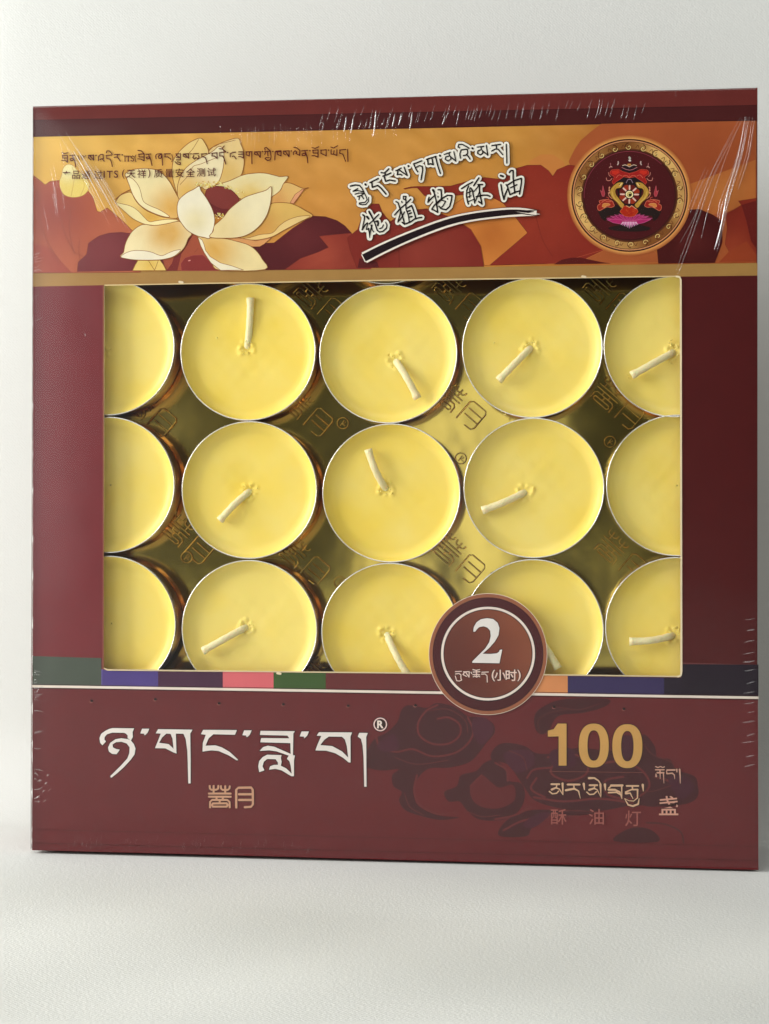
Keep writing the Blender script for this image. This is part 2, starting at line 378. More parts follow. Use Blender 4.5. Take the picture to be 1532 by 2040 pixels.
g.poly(X(Ec, [(230, 1000), (430, 905), (740, 900), (790, 950), (790, 993)]), (178, 98, 58), edge=(196, 120, 70), ew=.8)
g.poly(X(Ec, [(80, 1006), (130, 975), (200, 960), (260, 960), (400, 990), (470, 1000)]), (98, 30, 28))
g.petal(X(Ec, [(850, 780), (920, 690), (985, 638), (1060, 632), (1150, 670), (1210, 710), (1217, 860), (1190, 930), (1165, 995), (785, 1000), (775, 900)]), (80, 25, 25), (98, 36, 34), (1380, 480), edge=(110, 44, 32), ew=.8, smooth=False)
g.poly(X(Ec, [(1217, 860), (1235, 665), (1300, 635), (1345, 605), (1445, 590), (1445, 988), (1168, 995), (1195, 930)]), (172, 92, 54))
g.petal(X(Ec, [(1440, 560), (1325, 578), (1345, 605), (1300, 635), (1240, 665), (1250, 760), (1235, 870), (1300, 985), (1446, 985), (1446, 560)]), (140, 50, 38), (158, 68, 46), (1460, 500), edge=(120, 44, 34), ew=.8, smooth=False)
g.poly(X(Ec, [(1345, 605), (1446, 575), (1446, 900), (1410, 850), (1375, 700)]), (112, 36, 32))
g.poly(X(Ec, [(1195, 990), (1260, 920), (1380, 850), (1446, 940), (1446, 986)]), (158, 70, 44))
g.build('leaf_print', panel)

# ---- lotus
g = Art(.00016)
A = (230, 270, 7.295); B = (400, 270, 6.383)
ED = (156, 96, 48)
g.petal(X(A, [(930, 235), (1030, 140), (1120, 80), (1240, 40), (1300, 110), (1350, 210), (1340, 300), (1200, 420), (1000, 560), (920, 700), (905, 850), (860, 720), (825, 560), (835, 400), (860, 330)]), (232, 204, 136), (228, 190, 106), (372, 345), ED)
g.rib(X(A, [(1210, 60), (1130, 190), (1060, 270)]), 1, ED, smooth=True)
g.petal(X(B, [(110, 190), (200, 130), (300, 80), (470, 35), (510, 110), (540, 190), (552, 330), (540, 430), (500, 520), (360, 585), (220, 625), (100, 620), (80, 400)]), (228, 200, 140), (224, 186, 112), (452, 345), ED)
g.rib(X(B, [(110, 190), (200, 120), (320, 90), (440, 60)]), 1.1, ED, smooth=True)
g.petal([(354, 387), (355, 366), (367, 339), (389, 321), (422, 303), (436, 292), (445, 298), (446.5, 317), (444.6, 336), (438, 358), (428, 370), (410, 378), (397, 374), (357.5, 399)], (238, 224, 182), (226, 184, 104), (372, 382), ED)
g.rib([(359, 368), (376, 349), (385, 332), (400, 327), (430, 315)], 1, ED, smooth=True)
g.petal(X(B, [(180, 640), (360, 580), (520, 510), (640, 485), (800, 478), (950, 510), (1010, 525), (1112, 523), (1050, 620), (1010, 700), (920, 785), (760, 800), (560, 820), (420, 760), (300, 680)]), (236, 222, 172), (226, 190, 104), (497, 396), ED)
g.petal(X(B, [(1060, 608), (1150, 610), (1290, 670), (1370, 666), (1310, 690), (1250, 770), (1175, 870), (1000, 880), (895, 860), (900, 790), (960, 745), (1020, 690)]), (226, 186, 118), (216, 160, 96), (550, 400), ED)
g.poly(X(B, [(1295, 683), (1318, 683), (1180, 870), (1138, 856), (1200, 750)]), (226, 164, 122), edge=(150, 72, 44), ew=.9)
g.petal(X(B, [(885, 880), (960, 855), (1100, 858), (1200, 885), (1320, 950), (1425, 1022), (1300, 1080), (1200, 1130), (1050, 1210), (900, 1290), (700, 1330), (560, 1325), (500, 1290), (600, 1240), (760, 1120), (850, 980)]), (226, 186, 108), (214, 158, 86), (515, 452), ED)
g.poly(X(B, [(1395, 1028), (1250, 1030), (1100, 1080), (1000, 1150), (910, 1240), (760, 1260), (620, 1300), (540, 1312), (700, 1330), (900, 1290), (1050, 1210), (1220, 1120)]), (238, 206, 140), edge=ED, ew=1., smooth=True)
g.poly(X(B, [(300, 1310), (480, 1302), (700, 1340), (900, 1300), (810, 1380), (750, 1415), (660, 1415), (500, 1355)]), (222, 160, 104), edge=(140, 76, 50), ew=.9)
g.petal(X(A, [(145, 560), (170, 640), (210, 740), (260, 870), (340, 990), (440, 1070), (560, 1130), (700, 1180), (912, 1195), (905, 1000), (930, 940), (880, 840), (800, 690), (720, 590), (640, 520), (530, 488), (400, 480), (250, 500)]), (240, 224, 172), (222, 172, 92), (345, 415), ED)
g.poly(X(A, [(165, 600), (250, 630), (330, 720), (370, 820), (390, 910), (420, 970), (500, 1020), (650, 1085), (790, 1180), (700, 1178), (560, 1130), (440, 1070), (340, 990), (260, 870), (210, 740)]), (244, 230, 182), edge=ED, ew=1., smooth=True)
g.petal(X(A, [(8, 965), (60, 885), (140, 842), (228, 830), (280, 920), (340, 1000), (450, 1090), (560, 1140), (700, 1190), (920, 1220), (900, 1255), (740, 1290), (620, 1310), (520, 1305), (400, 1280), (280, 1220), (150, 1110), (12, 985)]), (236, 206, 134), (222, 172, 82), (303, 435), ED)
g.poly(X(A, [(10, 985), (120, 1000), (230, 1030), (330, 1095), (430, 1200), (500, 1255), (600, 1240), (760, 1220), (920, 1235), (740, 1290), (620, 1310), (500, 1300), (400, 1280), (260, 1210), (130, 1100)]), (244, 228, 170), edge=ED, ew=1., smooth=True)
g.rib(X(A, [(5, 930), (100, 850), (215, 790)]), 1.6, (150, 86, 44), smooth=True)
g.petal(X(A, [(78, 1765), (120, 1700), (140, 1600), (180, 1500), (260, 1380), (400, 1295), (560, 1310), (740, 1285), (900, 1250), (960, 1270), (1040, 1370), (1110, 1430), (1060, 1500), (1020, 1600), (960, 1680), (860, 1760), (700, 1800), (500, 1812), (300, 1812)]), (242, 226, 178), (220, 168, 84), (335, 465), ED)
g.poly(X(A, [(80, 1765), (150, 1710), (260, 1675), (400, 1675), (520, 1695), (620, 1735), (690, 1745), (780, 1705), (870, 1672), (950, 1665), (860, 1752), (700, 1800), (500, 1812), (300, 1808), (160, 1790)]), (244, 234, 206), edge=ED, ew=1., smooth=True)
g.petal(X(A, [(250, 1966), (290, 1880), (330, 1815), (480, 1818), (650, 1812), (700, 1880), (742, 1964)]), (236, 206, 124), (230, 192, 100), (300, 530), ED, smooth=False)
g.rib(X(A, [(480, 1815), (520, 1880), (570, 1960), (600, 1890), (625, 1815)]), 1, ED)
g.petal(X(B, [(-40, 1285), (30, 1298), (120, 1300), (300, 1310), (450, 1345), (600, 1390), (700, 1460), (780, 1570), (818, 1705), (250, 1715), (140, 1620), (60, 1500), (10, 1420)]), (240, 220, 164), (222, 172, 90), (425, 500), ED)
g.poly(X(B, [(-35, 1292), (20, 1330), (45, 1390), (62, 1460), (120, 1540), (250, 1620), (400, 1660), (545, 1712), (255, 1716), (130, 1620), (45, 1490), (0, 1400)]), (246, 234, 204), edge=ED, ew=1.)
# pod, stamens, front petals
g.poly(X(B, [(0, 1290), (60, 1000), (190, 1020), (300, 1040), (180, 1160)]), (196, 128, 58))
g.poly(X(B, [(60, 800), (68, 710), (120, 662), (230, 645), (340, 670), (430, 730), (490, 820), (430, 890), (360, 950), (290, 1035), (180, 1020), (150, 930), (100, 850)]), (136, 60, 54), smooth=True, edge=(112, 44, 36), ew=1.2)
g.poly(X(B, [(95, 845), (200, 905), (280, 932), (372, 938), (290, 1035), (180, 1020), (150, 930)]), (116, 44, 44), smooth=True)
for i in range(150):
    t = rn.random()
    if t < .5: x, y = rn.uniform(-60, 200), 650 - rn.uniform(0, 60) + rn.uniform(-10, 25)
    elif t < .8: x = rn.uniform(200, 560); y = 610 + (x - 200) * .42 + rn.uniform(-35, 20)
    else: x = rn.uniform(180, 290); y = rn.uniform(995, 1060)
    (x, y), = X(B, [(x, y)])
    g.rib([(x, y), (x + rn.uniform(-3, 3), y + rn.uniform(-2, 2))], rn.uniform(.7, 1.8), rn.choice([(244, 224, 132), (236, 204, 92), (206, 156, 66), (250, 236, 170)]))
g.petal(X(A, [(1222, 738), (1245, 800), (1330, 920), (1410, 1070), (1445, 1200), (1440, 1300), (1410, 1410), (1368, 1497), (1290, 1482), (1190, 1460), (1060, 1390), (980, 1300), (920, 1200), (900, 1080), (910, 980), (950, 910), (1050, 830), (1140, 785)]), (242, 234, 206), (236, 222, 176), (390, 440), ED)
g.petal(X(B, [(898, 655), (897, 800), (880, 900), (840, 1020), (760, 1140), (640, 1240), (500, 1295), (300, 1308), (118, 1293), (160, 1220), (175, 1150), (240, 1090), (300, 1030), (360, 950), (450, 870), (560, 790), (700, 740), (830, 700)]), (240, 228, 188), (234, 212, 156), (440, 455), ED)
g.build('lotus_print', panel)

# ---- round emblem
g = Art(.00016)
ex, ey, erx, ery = 1254, 389.5, 116, 112.5
for k in range(6): g.ell(ex, ey, erx + 8 - k * 1.3, ery + 8 - k * 1.3, tuple(int((172, 92, 54)[i] + ((226, 164, 96)[i] - (172, 92, 54)[i]) * (k + 1) / 6) for i in range(3)))
g.ell(ex, ey, erx, ery, (60, 22, 24)); g.ell(ex, ey, erx * .975, ery * .975, (214, 150, 104)); g.ell(ex, ey, erx * .955, ery * .955, (74, 34, 24))
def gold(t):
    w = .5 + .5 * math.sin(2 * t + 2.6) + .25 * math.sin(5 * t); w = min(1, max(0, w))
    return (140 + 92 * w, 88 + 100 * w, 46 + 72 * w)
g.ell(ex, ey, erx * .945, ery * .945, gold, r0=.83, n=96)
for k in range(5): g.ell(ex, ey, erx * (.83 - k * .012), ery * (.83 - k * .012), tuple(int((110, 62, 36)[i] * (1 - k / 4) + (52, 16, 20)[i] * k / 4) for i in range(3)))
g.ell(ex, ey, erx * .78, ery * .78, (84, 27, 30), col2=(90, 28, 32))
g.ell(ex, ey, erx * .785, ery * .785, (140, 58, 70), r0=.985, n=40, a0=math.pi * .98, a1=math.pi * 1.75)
for k in range(22):
    t0 = k / 22 * 2 * math.pi + .12; sg = 1 if k % 2 else -1
    px, py = ex + erx * .865 * math.cos(t0), ey + ery * .865 * math.sin(t0)
    sp = []
    for i in range(14):
        r = 7 - i * .45; th = t0 + sg * i * .55
        sp.append((px + r * math.cos(th), py + r * math.sin(th)))
    g.rib(sp, 1.5, (84, 36, 20), smooth=True)
    g.rib([(q[0] + .9, q[1] + .9) for q in sp[3:]], 1.1, (246, 212, 138), smooth=True)
    t1 = t0 + .15
    g.rib([(ex + erx * (.85 + .05 * math.sin(j * 1.6)) * math.cos(t1 + j * .035), ey + ery * (.85 + .05 * math.sin(j * 1.6)) * math.sin(t1 + j * .035)) for j in range(4)], 1., (104, 52, 28), smooth=True)
Fm = (1180, 300, 10.21)
def both(fn, pts, *a, **k):
    fn(X(Fm, pts), *a, **k); fn(X(Fm, [(1510 - q[0], q[1]) for q in pts]), *a, **k)
DK = (44, 30, 28)
both(g.poly, [(110, 1240), (430, 1110), (560, 1110), (600, 1230), (560, 1300), (300, 1330), (260, 1440), (180, 1380)], DK)
g.poly(X(Fm, [(350, 1560), (755, 1500), (1160, 1560), (1100, 1630), (755, 1650), (400, 1620)]), DK, smooth=True)
g.poly(X(Fm, [(470, 650), (560, 540), (755, 500), (950, 540), (1040, 650), (960, 1080), (755, 1150), (560, 1080)]), (40, 26, 30))
g.poly(X(Fm, [(590, 320), (755, 260), (910, 320), (900, 420), (755, 450), (600, 420)]), (44, 24, 30))
# red clouds above
both(g.poly, [(365, 430), (400, 395), (530, 385), (620, 430), (755, 470), (755, 560), (640, 535), (560, 590), (480, 640), (430, 690), (400, 640), (450, 540), (360, 480)], (170, 42, 40), edge=(206, 84, 66), ew=.8)
both(g.poly, [(400, 420), (530, 400), (560, 450), (470, 500), (400, 470)], (206, 58, 46))
both(g.rib, [(620, 525), (700, 510), (755, 560)], .9, (226, 120, 96), smooth=True)
both(g.rib, [(480, 560), (540, 500), (600, 520)], .9, (224, 116, 96), smooth=True)
both(g.rib, [(285, 560), (300, 610), (360, 610), (400, 570)], 1.3, (214, 138, 122), smooth=True)
both(g.rib, [(330, 450), (340, 500), (370, 530)], 1.3, (206, 130, 116), smooth=True)
both(g.rib, [(350, 350), (380, 325), (400, 340)], 1.8, (204, 150, 138), smooth=True); both(g.rib, [(370, 260), (375, 310)], 1.1, (190, 120, 120))
both(g.rib, [(525, 230), (530, 260), (515, 290)], 2.6, (206, 176, 168))
g.rib(X(Fm, [(755, 145), (765, 165)]), 4.4, (190, 186, 170)); g.rib(X(Fm, [(752, 205), (770, 208)]), 3.8, (222, 206, 198)); g.rib(X(Fm, [(730, 290), (770, 290)]), 4, (206, 140, 76))
both(g.rib, [(615, 310), (660, 295), (700, 305), (755, 335)], 1.3, (230, 202, 178), smooth=True)
both(g.rib, [(600, 345), (680, 385), (755, 402)], 1.1, (196, 124, 128), smooth=True)
both(g.rib, [(690, 660), (720, 600), (755, 590)], 1.1, (176, 146, 160), smooth=True)
# wheel
for k in range(8):
    t = k * math.pi / 4; t2 = t + .4
    g.poly(X(Fm, [(755 + 100 * math.cos(t + .1), 895 + 100 * math.sin(t + .1)), (755 + 205 * math.cos(t + .12), 895 + 195 * math.sin(t + .12)), (755 + 220 * math.cos(t2), 895 + 205 * math.sin(t2)), (755 + 205 * math.cos(t + .66), 895 + 195 * math.sin(t + .66)), (755 + 100 * math.cos(t + .66), 895 + 100 * math.sin(t + .66))]), (164, 58, 38) if k % 2 else (112, 34, 30))
for k in range(8):
    t = k * math.pi / 4 + .02
    g.rib(X(Fm, [(755 + 105 * math.cos(t), 895 + 105 * math.sin(t)), (755 + 180 * math.cos(t), 895 + 175 * math.sin(t))]), 3.2, (236, 194, 176))
hx, hy = 1180 + 755 / 10.21, 300 + 895 / 10.21
g.ell(hx, hy, 7.6, 7.2, (238, 224, 170)); g.ell(hx, hy, 5.1, 4.8, (120, 106, 50)); g.ell(hx - .6, hy - .4, 4, 3.8, (214, 196, 122)); g.ell(hx + 1.1, hy + 1, 2.8, 2.6, (44, 34, 20))
# fishes
fish = [(625, 652), (520, 655), (430, 720), (370, 800), (362, 880), (410, 975), (500, 1060), (590, 1170), (650, 1110), (600, 1050), (535, 970), (480, 895), (468, 820), (500, 775), (575, 760), (615, 700)]
both(g.poly, fish, (198, 154, 72), smooth=True, edge=(106, 66, 30), ew=.8)
both(g.rib, [(400, 840), (430, 950), (560, 1080)], 1.2, (222, 186, 102), smooth=True); both(g.rib, [(470, 740), (440, 840), (480, 960)], .9, (150, 108, 44), smooth=True)
both(g.rib, [(600, 670), (560, 720)], 2.6, (232, 204, 140)); both(g.rib, [(548, 695), (552, 702)], 1.8, (36, 22, 20))
for yy in (750, 800, 850): both(g.rib, [(345 - abs(800 - yy) * -.1, yy), (343, yy + 20)], 2.6, (220, 148, 118))
both(g.rib, [(325, 860), (345, 930), (400, 980)], 1.4, (214, 140, 110), smooth=True)
# flames and clouds at the sides
both(g.poly, [(215, 720), (240, 820), (255, 880), (240, 935), (205, 935), (185, 880), (165, 810), (200, 850)], (178, 64, 74), edge=(204, 100, 106), ew=.7)
cl = [(105, 1150), (120, 1110), (160, 1090), (140, 1030), (200, 1010), (300, 1000), (400, 1030), (430, 1080), (445, 1130), (380, 1160), (300, 1150), (200, 1200), (150, 1225), (115, 1200)]
both(g.poly, cl, (164, 48, 40), smooth=True, edge=(222, 124, 96), ew=1.)
both(g.poly, [(200, 1140), (230, 1080), (330, 1080), (360, 1110), (290, 1130), (250, 1160)], (214, 138, 74), smooth=True, edge=(234, 170, 120), ew=.6)
both(g.rib, [(190, 1060), (250, 1020), (310, 1045), (380, 1040)], .9, (226, 120, 96), smooth=True)
both(g.rib, [(290, 950), (330, 970), (320, 1010)], 1.3, (196, 84, 74), smooth=True)
# lower lotus
for k in range(13):
    u = (k - 6) / 6.; ang = u * 1.22
    bx, by = 755 + u * 60, 1420; L = 230 + 200 * abs(u)
    tx, ty = bx + L * math.sin(ang), by - L * math.cos(ang) * .55 + 40 * abs(u)
    nx, ny = math.cos(ang) * 42, math.sin(ang) * 30
    g.poly(X(Fm, [(bx, by + 40), (bx * .45 + tx * .55 - nx, by * .45 + ty * .55 - ny), (tx, ty), (bx * .45 + tx * .55 + nx, by * .45 + ty * .55 + ny)]), (182, 52, 112) if k % 2 else (160, 40, 96), edge=(216, 104, 150), ew=.6)
g.poly(X(Fm, [(300, 1410), (480, 1400), (755, 1440), (1030, 1400), (1190, 1405), (1050, 1470), (900, 1500), (755, 1520), (600, 1500), (420, 1470)]), (186, 52, 110), edge=(214, 110, 152), ew=.7)
for k in range(-5, 6): g.rib(X(Fm, [(755 + k * 26, 1465), (755 + k * 34, 1510 + (5 - abs(k)) * 14)]), [3, 1], (232, 186, 210) if k % 2 else (222, 140, 186))
g.poly(X(Fm, [(560, 1250), (600, 1190), (640, 1140), (700, 1125), (750, 1165), (800, 1120), (850, 1160), (905, 1195), (930, 1250), (860, 1335), (755, 1355), (650, 1335)]), (186, 52, 36), edge=(220, 110, 70), ew=.8)
for k in range(26): 
    x, y = rn.uniform(620, 880), rn.uniform(1190, 1310); g.rib(X(Fm, [(x, y), (x + rn.uniform(-25, 25), y + rn.uniform(-20, 20))]), .8, rn.choice([(214, 96, 50), (150, 34, 28), (224, 120, 70)]))
g.rib(X(Fm, [(690, 1130), (755, 1160), (800, 1125), (890, 1190)]), 1.3, (230, 176, 130)); g.rib(X(Fm, [(620, 1150), (600, 1200)]), 1.2, (214, 140, 96))
g.build('emblem_print', panel)

# ---- lettering: hand-lettered slogan with white halo
SL = []
def S(crop, w, *strokes):
    for st in strokes: SL.append((X(crop, st), w))
G = (690, 340, 10.943); Hh = (770, 380, 10.943); I_ = (775, 280, 12.77); J = (900, 330, 9.575); K = (880, 270, 10.213)
S(G, [3.4, 2], [(365, 970), (405, 1000), (395, 1080), (372, 1180), (350, 1290)], [(350, 1290), (410, 1200), (460, 1140)])
S(G, 2.2, [(405, 1190), (470, 1150), (440, 1290), (485, 1280)], [(540, 1190), (570, 1300), (600, 1340)])
S(G, [3.4, 1.2], [(485, 1270), (505, 1350), (512, 1470)], [(560, 1200), (530, 1320), (512, 1470)])
S(G, 4.2, [(455, 1010), (490, 1055)])
S(G, [4, 2.6, 2.8, 3, 1.8], [(500, 900), (550, 990), (600, 1090), (640, 1190), (680, 1310), (730, 1345), (800, 1330), (880, 1260), (890, 1190), (860, 1130)])
S(G, 2.6, [(500, 1170), (580, 1100), (640, 1030), (712, 960)]); S(G, 3.6, [(650, 1115), (690, 1105), (700, 1150), (690, 1200)]); S(G, 2.4, [(730, 1270), (785, 1250), (812, 1190)])
S(Hh, 2.8, [(210, 245), (255, 265), (280, 340), (310, 430), (340, 520), (370, 620), (400, 740), (345, 695)], [(180, 535), (300, 400), (420, 300), (530, 190)])
S(Hh, 2.4, [(315, 420), (300, 520), (250, 690), (320, 610), (395, 470)], [(370, 130), (430, 130), (415, 210), (372, 185), (370, 130)], [(430, 210), (425, 300), (430, 410), (480, 540), (500, 680)])
S(Hh, 3, [(450, 390), (550, 330), (590, 430), (630, 560), (645, 620)], [(475, 455), (520, 440)], [(495, 508), (545, 490)], [(510, 582), (560, 568)], [(420, 730), (520, 690), (620, 620), (700, 600), (770, 590)])
S(Hh, 2.6, [(335, 240), (345, 265)])
S(Hh, 2.8, [(930, 150), (905, 260), (965, 190), (1065, 100)], [(1023, 5), (1050, 80), (1080, 200), (1100, 330), (1120, 480), (1055, 440), (990, 410), (1050, 320), (1130, 240), (1210, 180)])
S(Hh, 4.4, [(1015, -10), (1040, 30)]); S(Hh, 3, [(1127, -14), (1193, -14), (1204, 140), (1190, 210)], [(1200, 185), (1330, 108), (1430, 115), (1415, 220), (1380, 350), (1300, 422), (1200, 400), (1145, 345)])
S(Hh, 2.4, [(1200, 210), (1290, 240), (1240, 330), (1180, 390)], [(1125, 130), (1128, 150)], [(1330, 180), (1334, 190)], [(1110, 290), (1210, 190)])
S(J, 2.9, [(190, 445), (290, 380), (400, 320)], [(320, 400), (290, 480), (282, 580), (300, 680), (320, 740)], [(360, 430), (400, 480), (410, 560), (432, 640), (440, 720)])
S(J, 2.1, [(300, 530), (395, 480)], [(300, 610), (375, 580)], [(320, 690), (420, 650)], [(345, 440), (345, 620)])
S(J, 3, [(520, 240), (480, 300), (420, 390)], [(500, 370), (590, 368)], [(530, 370), (530, 480), (550, 600), (580, 740), (515, 690)], [(470, 600), (600, 570), (680, 570), (730, 592)])
S(J, 2.2, [(425, 500), (470, 450), (520, 380)], [(450, 690), (490, 600), (530, 500)])
S(J, 4.2, [(935, 197), (980, 213)]); S(J, 3, [(940, 370), (960, 500), (995, 650), (1020, 560), (1065, 450)], [(1100, 140), (1130, 100), (1172, 100), (1172, 250), (1190, 400), (1205, 530)])
S(J, 3, [(1040, 370), (1070, 420), (1110, 560), (1220, 510), (1300, 490)], [(1060, 380), (1200, 290), (1330, 250), (1330, 330), (1310, 450), (1295, 550)]); S(J, 2.6, [(1120, 430), (1245, 370)])
SL2 = SL; nA = len(SL)
S(G, [3.4, 2.2], [(95, 345), (200, 320), (290, 330), (340, 385), (385, 470)]); S(G, 2.3, [(150, 455), (255, 400)], [(150, 460), (250, 440), (370, 470)], [(195, 520), (280, 495), (380, 500)], [(245, 575), (340, 540), (400, 500)], [(280, 640), (290, 580)], [(330, 540), (380, 620)])
S(G, [1.8, 2.4], [(385, 470), (430, 560), (460, 640), (410, 700), (290, 712)], [(490, 590), (488, 680), (430, 745), (350, 752), (285, 735)])
S(G, 4, [(418, 305), (428, 318)]); S(G, 3, [(520, 270), (600, 230), (700, 180)], [(560, 260), (570, 370), (690, 330), (760, 390), (870, 520)])
S(G, 3, [(765, 52), (830, 62), (880, 20), (930, -30)], [(800, 130), (900, 95), (975, 60)], [(830, 140), (862, 240), (950, 212), (1070, 235)], [(850, 60), (850, 100)])
S(I_, 2.7, [(180, 780), (240, 750), (315, 710)], [(235, 775), (215, 880), (290, 868), (335, 890)], [(265, 760), (350, 820), (470, 900), (430, 800), (390, 690)]); S(I_, 4, [(495, 655), (505, 665)])
S(I_, 2.7, [(630, 605), (730, 570), (840, 525)], [(640, 620), (680, 720), (735, 805)], [(700, 690), (780, 650), (850, 670), (862, 760), (840, 880), (820, 1010)])
S(I_, 2.8, [(960, 490), (1080, 450), (1200, 415)], [(990, 500), (1000, 620), (1060, 600), (1130, 625), (1100, 480)], [(1190, 430), (1230, 600), (1310, 850)]); S(I_, 4, [(1295, 390), (1305, 402)])
S(K, 2.4, [(55, 395), (120, 370), (180, 350)], [(150, 370), (160, 425), (90, 440), (72, 490), (130, 530), (190, 490), (180, 430)], [(180, 440), (290, 530), (270, 430), (250, 340)])
S(K, 2.6, [(385, 470), (370, 380), (400, 300), (480, 290), (525, 290), (530, 370), (500, 400)], [(440, 420), (520, 402), (580, 490)], [(370, 262), (335, 240), (350, 190), (420, 190), (500, 230), (560, 270)]); S(K, 4, [(625, 265), (635, 275)])
S(K, 2.5, [(725, 245), (860, 230)], [(800, 240), (810, 295), (740, 320), (730, 370), (790, 405), (840, 365), (830, 315)], [(830, 320), (940, 410), (925, 310), (910, 210)])
S(K, 2.6, [(1020, 215), (1110, 200), (1200, 190)], [(1020, 325), (1090, 285), (1150, 290), (1245, 400)], [(1110, 210), (1120, 285)], [(1315, 190), (1322, 380), (1327, 570)])
g = Art(.0003)
for p_, w in SL: g.rib(p_, 13.6, (104, 54, 30))
for p_, w in SL: g.rib(p_, 11.6, (250, 240, 226))
for p_, w in SL: g.rib(p_, w, (26, 16, 18))
sw = X(Dc, [(195, 808), (320, 745), (480, 675), (670, 604), (820, 568), (1000, 545), (1110, 540), (1205, 545)])
g.rib(sw, [25, 24, 23, 22, 21, 21, 19, 14], (110, 56, 40), smooth=True, caps=False); g.rib(sw, [23, 22, 20.5, 20, 19, 19, 17, 11], (246, 234, 220), smooth=True, caps=False)
g.rib(X(Dc, [(188, 812), (210, 801)]), 17, (246, 234, 220), caps=False)
g.rib(X(Dc, [(193, 809), (320, 745), (480, 675), (670, 604), (820, 568), (1000, 545), (1110, 539), (1190, 538)]), [15.5, 14.5, 13, 12, 12, 11.5, 9, 1.2], (34, 18, 24), smooth=True, caps=False)
for k, (y0, y1) in enumerate([(532, 528), (548, 552), (553, 562)]): g.rib(X(Dc, [(1080, 541), (1150, y0), (1222, y1)]), [3, 1.2], (34, 18, 24) if k != 1 else (246, 234, 220), smooth=True)
g.build('slogan_lettering', panel)

# ---- small top-left lines
g = Art(.0003); C1 = (92, 26, 30)
L_ = (110, 285, 9.575); M_ = (260, 285, 8.511); N_ = (430, 285, 11.785); O_ = (550, 280, 9.575)
def T_(crop, w, *st):
    for q in st: g.rib(X(crop, q), w, C1)
def dot(crop, x, y): g.rib(X(crop, [(x - 4, y), (x + 4, y)]), 2.6, C1)
T_(L_, 2, [(135, 190), (180, 205), (250, 188)], [(140, 240), (240, 240)], [(150, 240), (150, 290), (240, 290)], [(240, 240), (240, 370)], [(130, 335), (190, 330), (240, 370)], [(285, 240), (380, 235)], [(330, 240), (345, 285), (290, 310), (310, 345), (350, 330), (345, 285)], [(350, 280), (380, 350), (400, 460)])
T_(L_, 1.3, [(440, 240), (470, 330)], [(490, 240), (530, 330)], [(530, 240), (560, 275), (590, 240)])
T_(L_, 2, [(635, 240), (740, 235)], [(655, 245), (638, 285), (690, 325)], [(665, 245), (740, 330), (735, 235)], [(830, 340), (830, 270), (870, 225), (920, 225), (925, 300)], [(860, 320), (900, 300), (940, 350)], [(980, 240), (1080, 232)], [(990, 240), (990, 300), (1050, 310), (1080, 370), (1095, 450)], [(982, 192), (990, 155), (1040, 155), (1095, 220)], [(1135, 225), (1240, 220)], [(1190, 225), (1190, 268)], [(1130, 280), (1190, 268), (1250, 350)])
dot(L_, 785, 240); dot(L_, 1285, 230)
T_(L_, 1.8, [(1338, 252), (1338, 350)], [(1400, 252), (1400, 350)], [(1365, 254), (1440, 254)]); T_(L_, 1, [(1320, 252), (1356, 252)], [(1320, 350), (1356, 350)], [(1384, 350), (1418, 350)], [(1366, 252), (1366, 275)], [(1440, 252), (1440, 275)])
T_(L_, 1.6, [(1510, 265), (1480, 250), (1455, 268), (1465, 295), (1500, 310), (1508, 335), (1480, 352), (1450, 338)])
T_(M_, 1.4, [(98, 205), (78, 250), (98, 322)], [(705, 200), (725, 260), (705, 322)])
T_(M_, 2, [(140, 195), (235, 185)], [(150, 190), (150, 240), (235, 240)], [(235, 185), (235, 305)], [(130, 272), (180, 275), (235, 305)], [(130, 130), (190, 137), (230, 180)], [(265, 195), (350, 190)], [(310, 195), (325, 235), (270, 250), (290, 275), (330, 262), (325, 235)], [(330, 235), (350, 290), (370, 385)], [(445, 195), (430, 230), (440, 270)], [(460, 190), (530, 185)], [(530, 190), (480, 225), (490, 265), (520, 265), (530, 220)], [(535, 190), (545, 290), (550, 380)], [(575, 190), (680, 185)], [(595, 190), (588, 240), (640, 240), (690, 280)])
T_(M_, 1.9, [(770, 190), (830, 185)], [(800, 190), (780, 220), (830, 240)], [(850, 180), (850, 290)], [(780, 252), (850, 250)], [(780, 290), (850, 290)], [(760, 320), (800, 360), (850, 370), (850, 335), (800, 322)], [(895, 190), (1000, 185)], [(912, 195), (897, 225), (950, 250)], [(922, 195), (990, 262), (990, 190)], [(1060, 190), (1160, 180)], [(1080, 215), (1060, 250), (1090, 278), (1115, 250), (1150, 272), (1170, 240), (1150, 215)], [(1205, 190), (1300, 182)], [(1215, 190), (1215, 235), (1270, 245), (1290, 290), (1305, 355)], [(1380, 178), (1475, 168)], [(1390, 180), (1385, 225), (1430, 225), (1475, 268), (1470, 172)])
dot(M_, 1030, 187); dot(M_, 1340, 180)
T_(N_, 2, [(95, 230), (240, 215)], [(100, 235), (95, 310), (170, 312), (200, 370), (240, 500)], [(85, 140), (160, 147), (235, 210)], [(165, 118), (205, 75)], [(345, 330), (345, 260), (400, 225), (470, 220)], [(390, 320), (430, 310), (485, 380)], [(540, 215), (650, 215)], [(540, 272), (650, 266)], [(540, 325), (590, 325), (655, 360), (650, 215)], [(710, 215), (860, 210)], [(722, 225), (716, 280), (790, 312), (800, 215)], [(850, 215), (855, 495)], [(910, 215), (1055, 210)], [(932, 225), (910, 265), (980, 292)], [(960, 220), (1050, 345), (1050, 215)])
T_(N_, 2, [(1150, 205), (1290, 200)], [(1155, 275), (1180, 210)], [(1218, 210), (1230, 310)], [(1290, 210), (1305, 330), (1285, 400), (1220, 420), (1160, 372), (1180, 350), (1260, 350)], [(1165, 172), (1150, 125), (1190, 110), (1280, 190)], [(1395, 215), (1532, 205)], [(1400, 220), (1390, 405)])
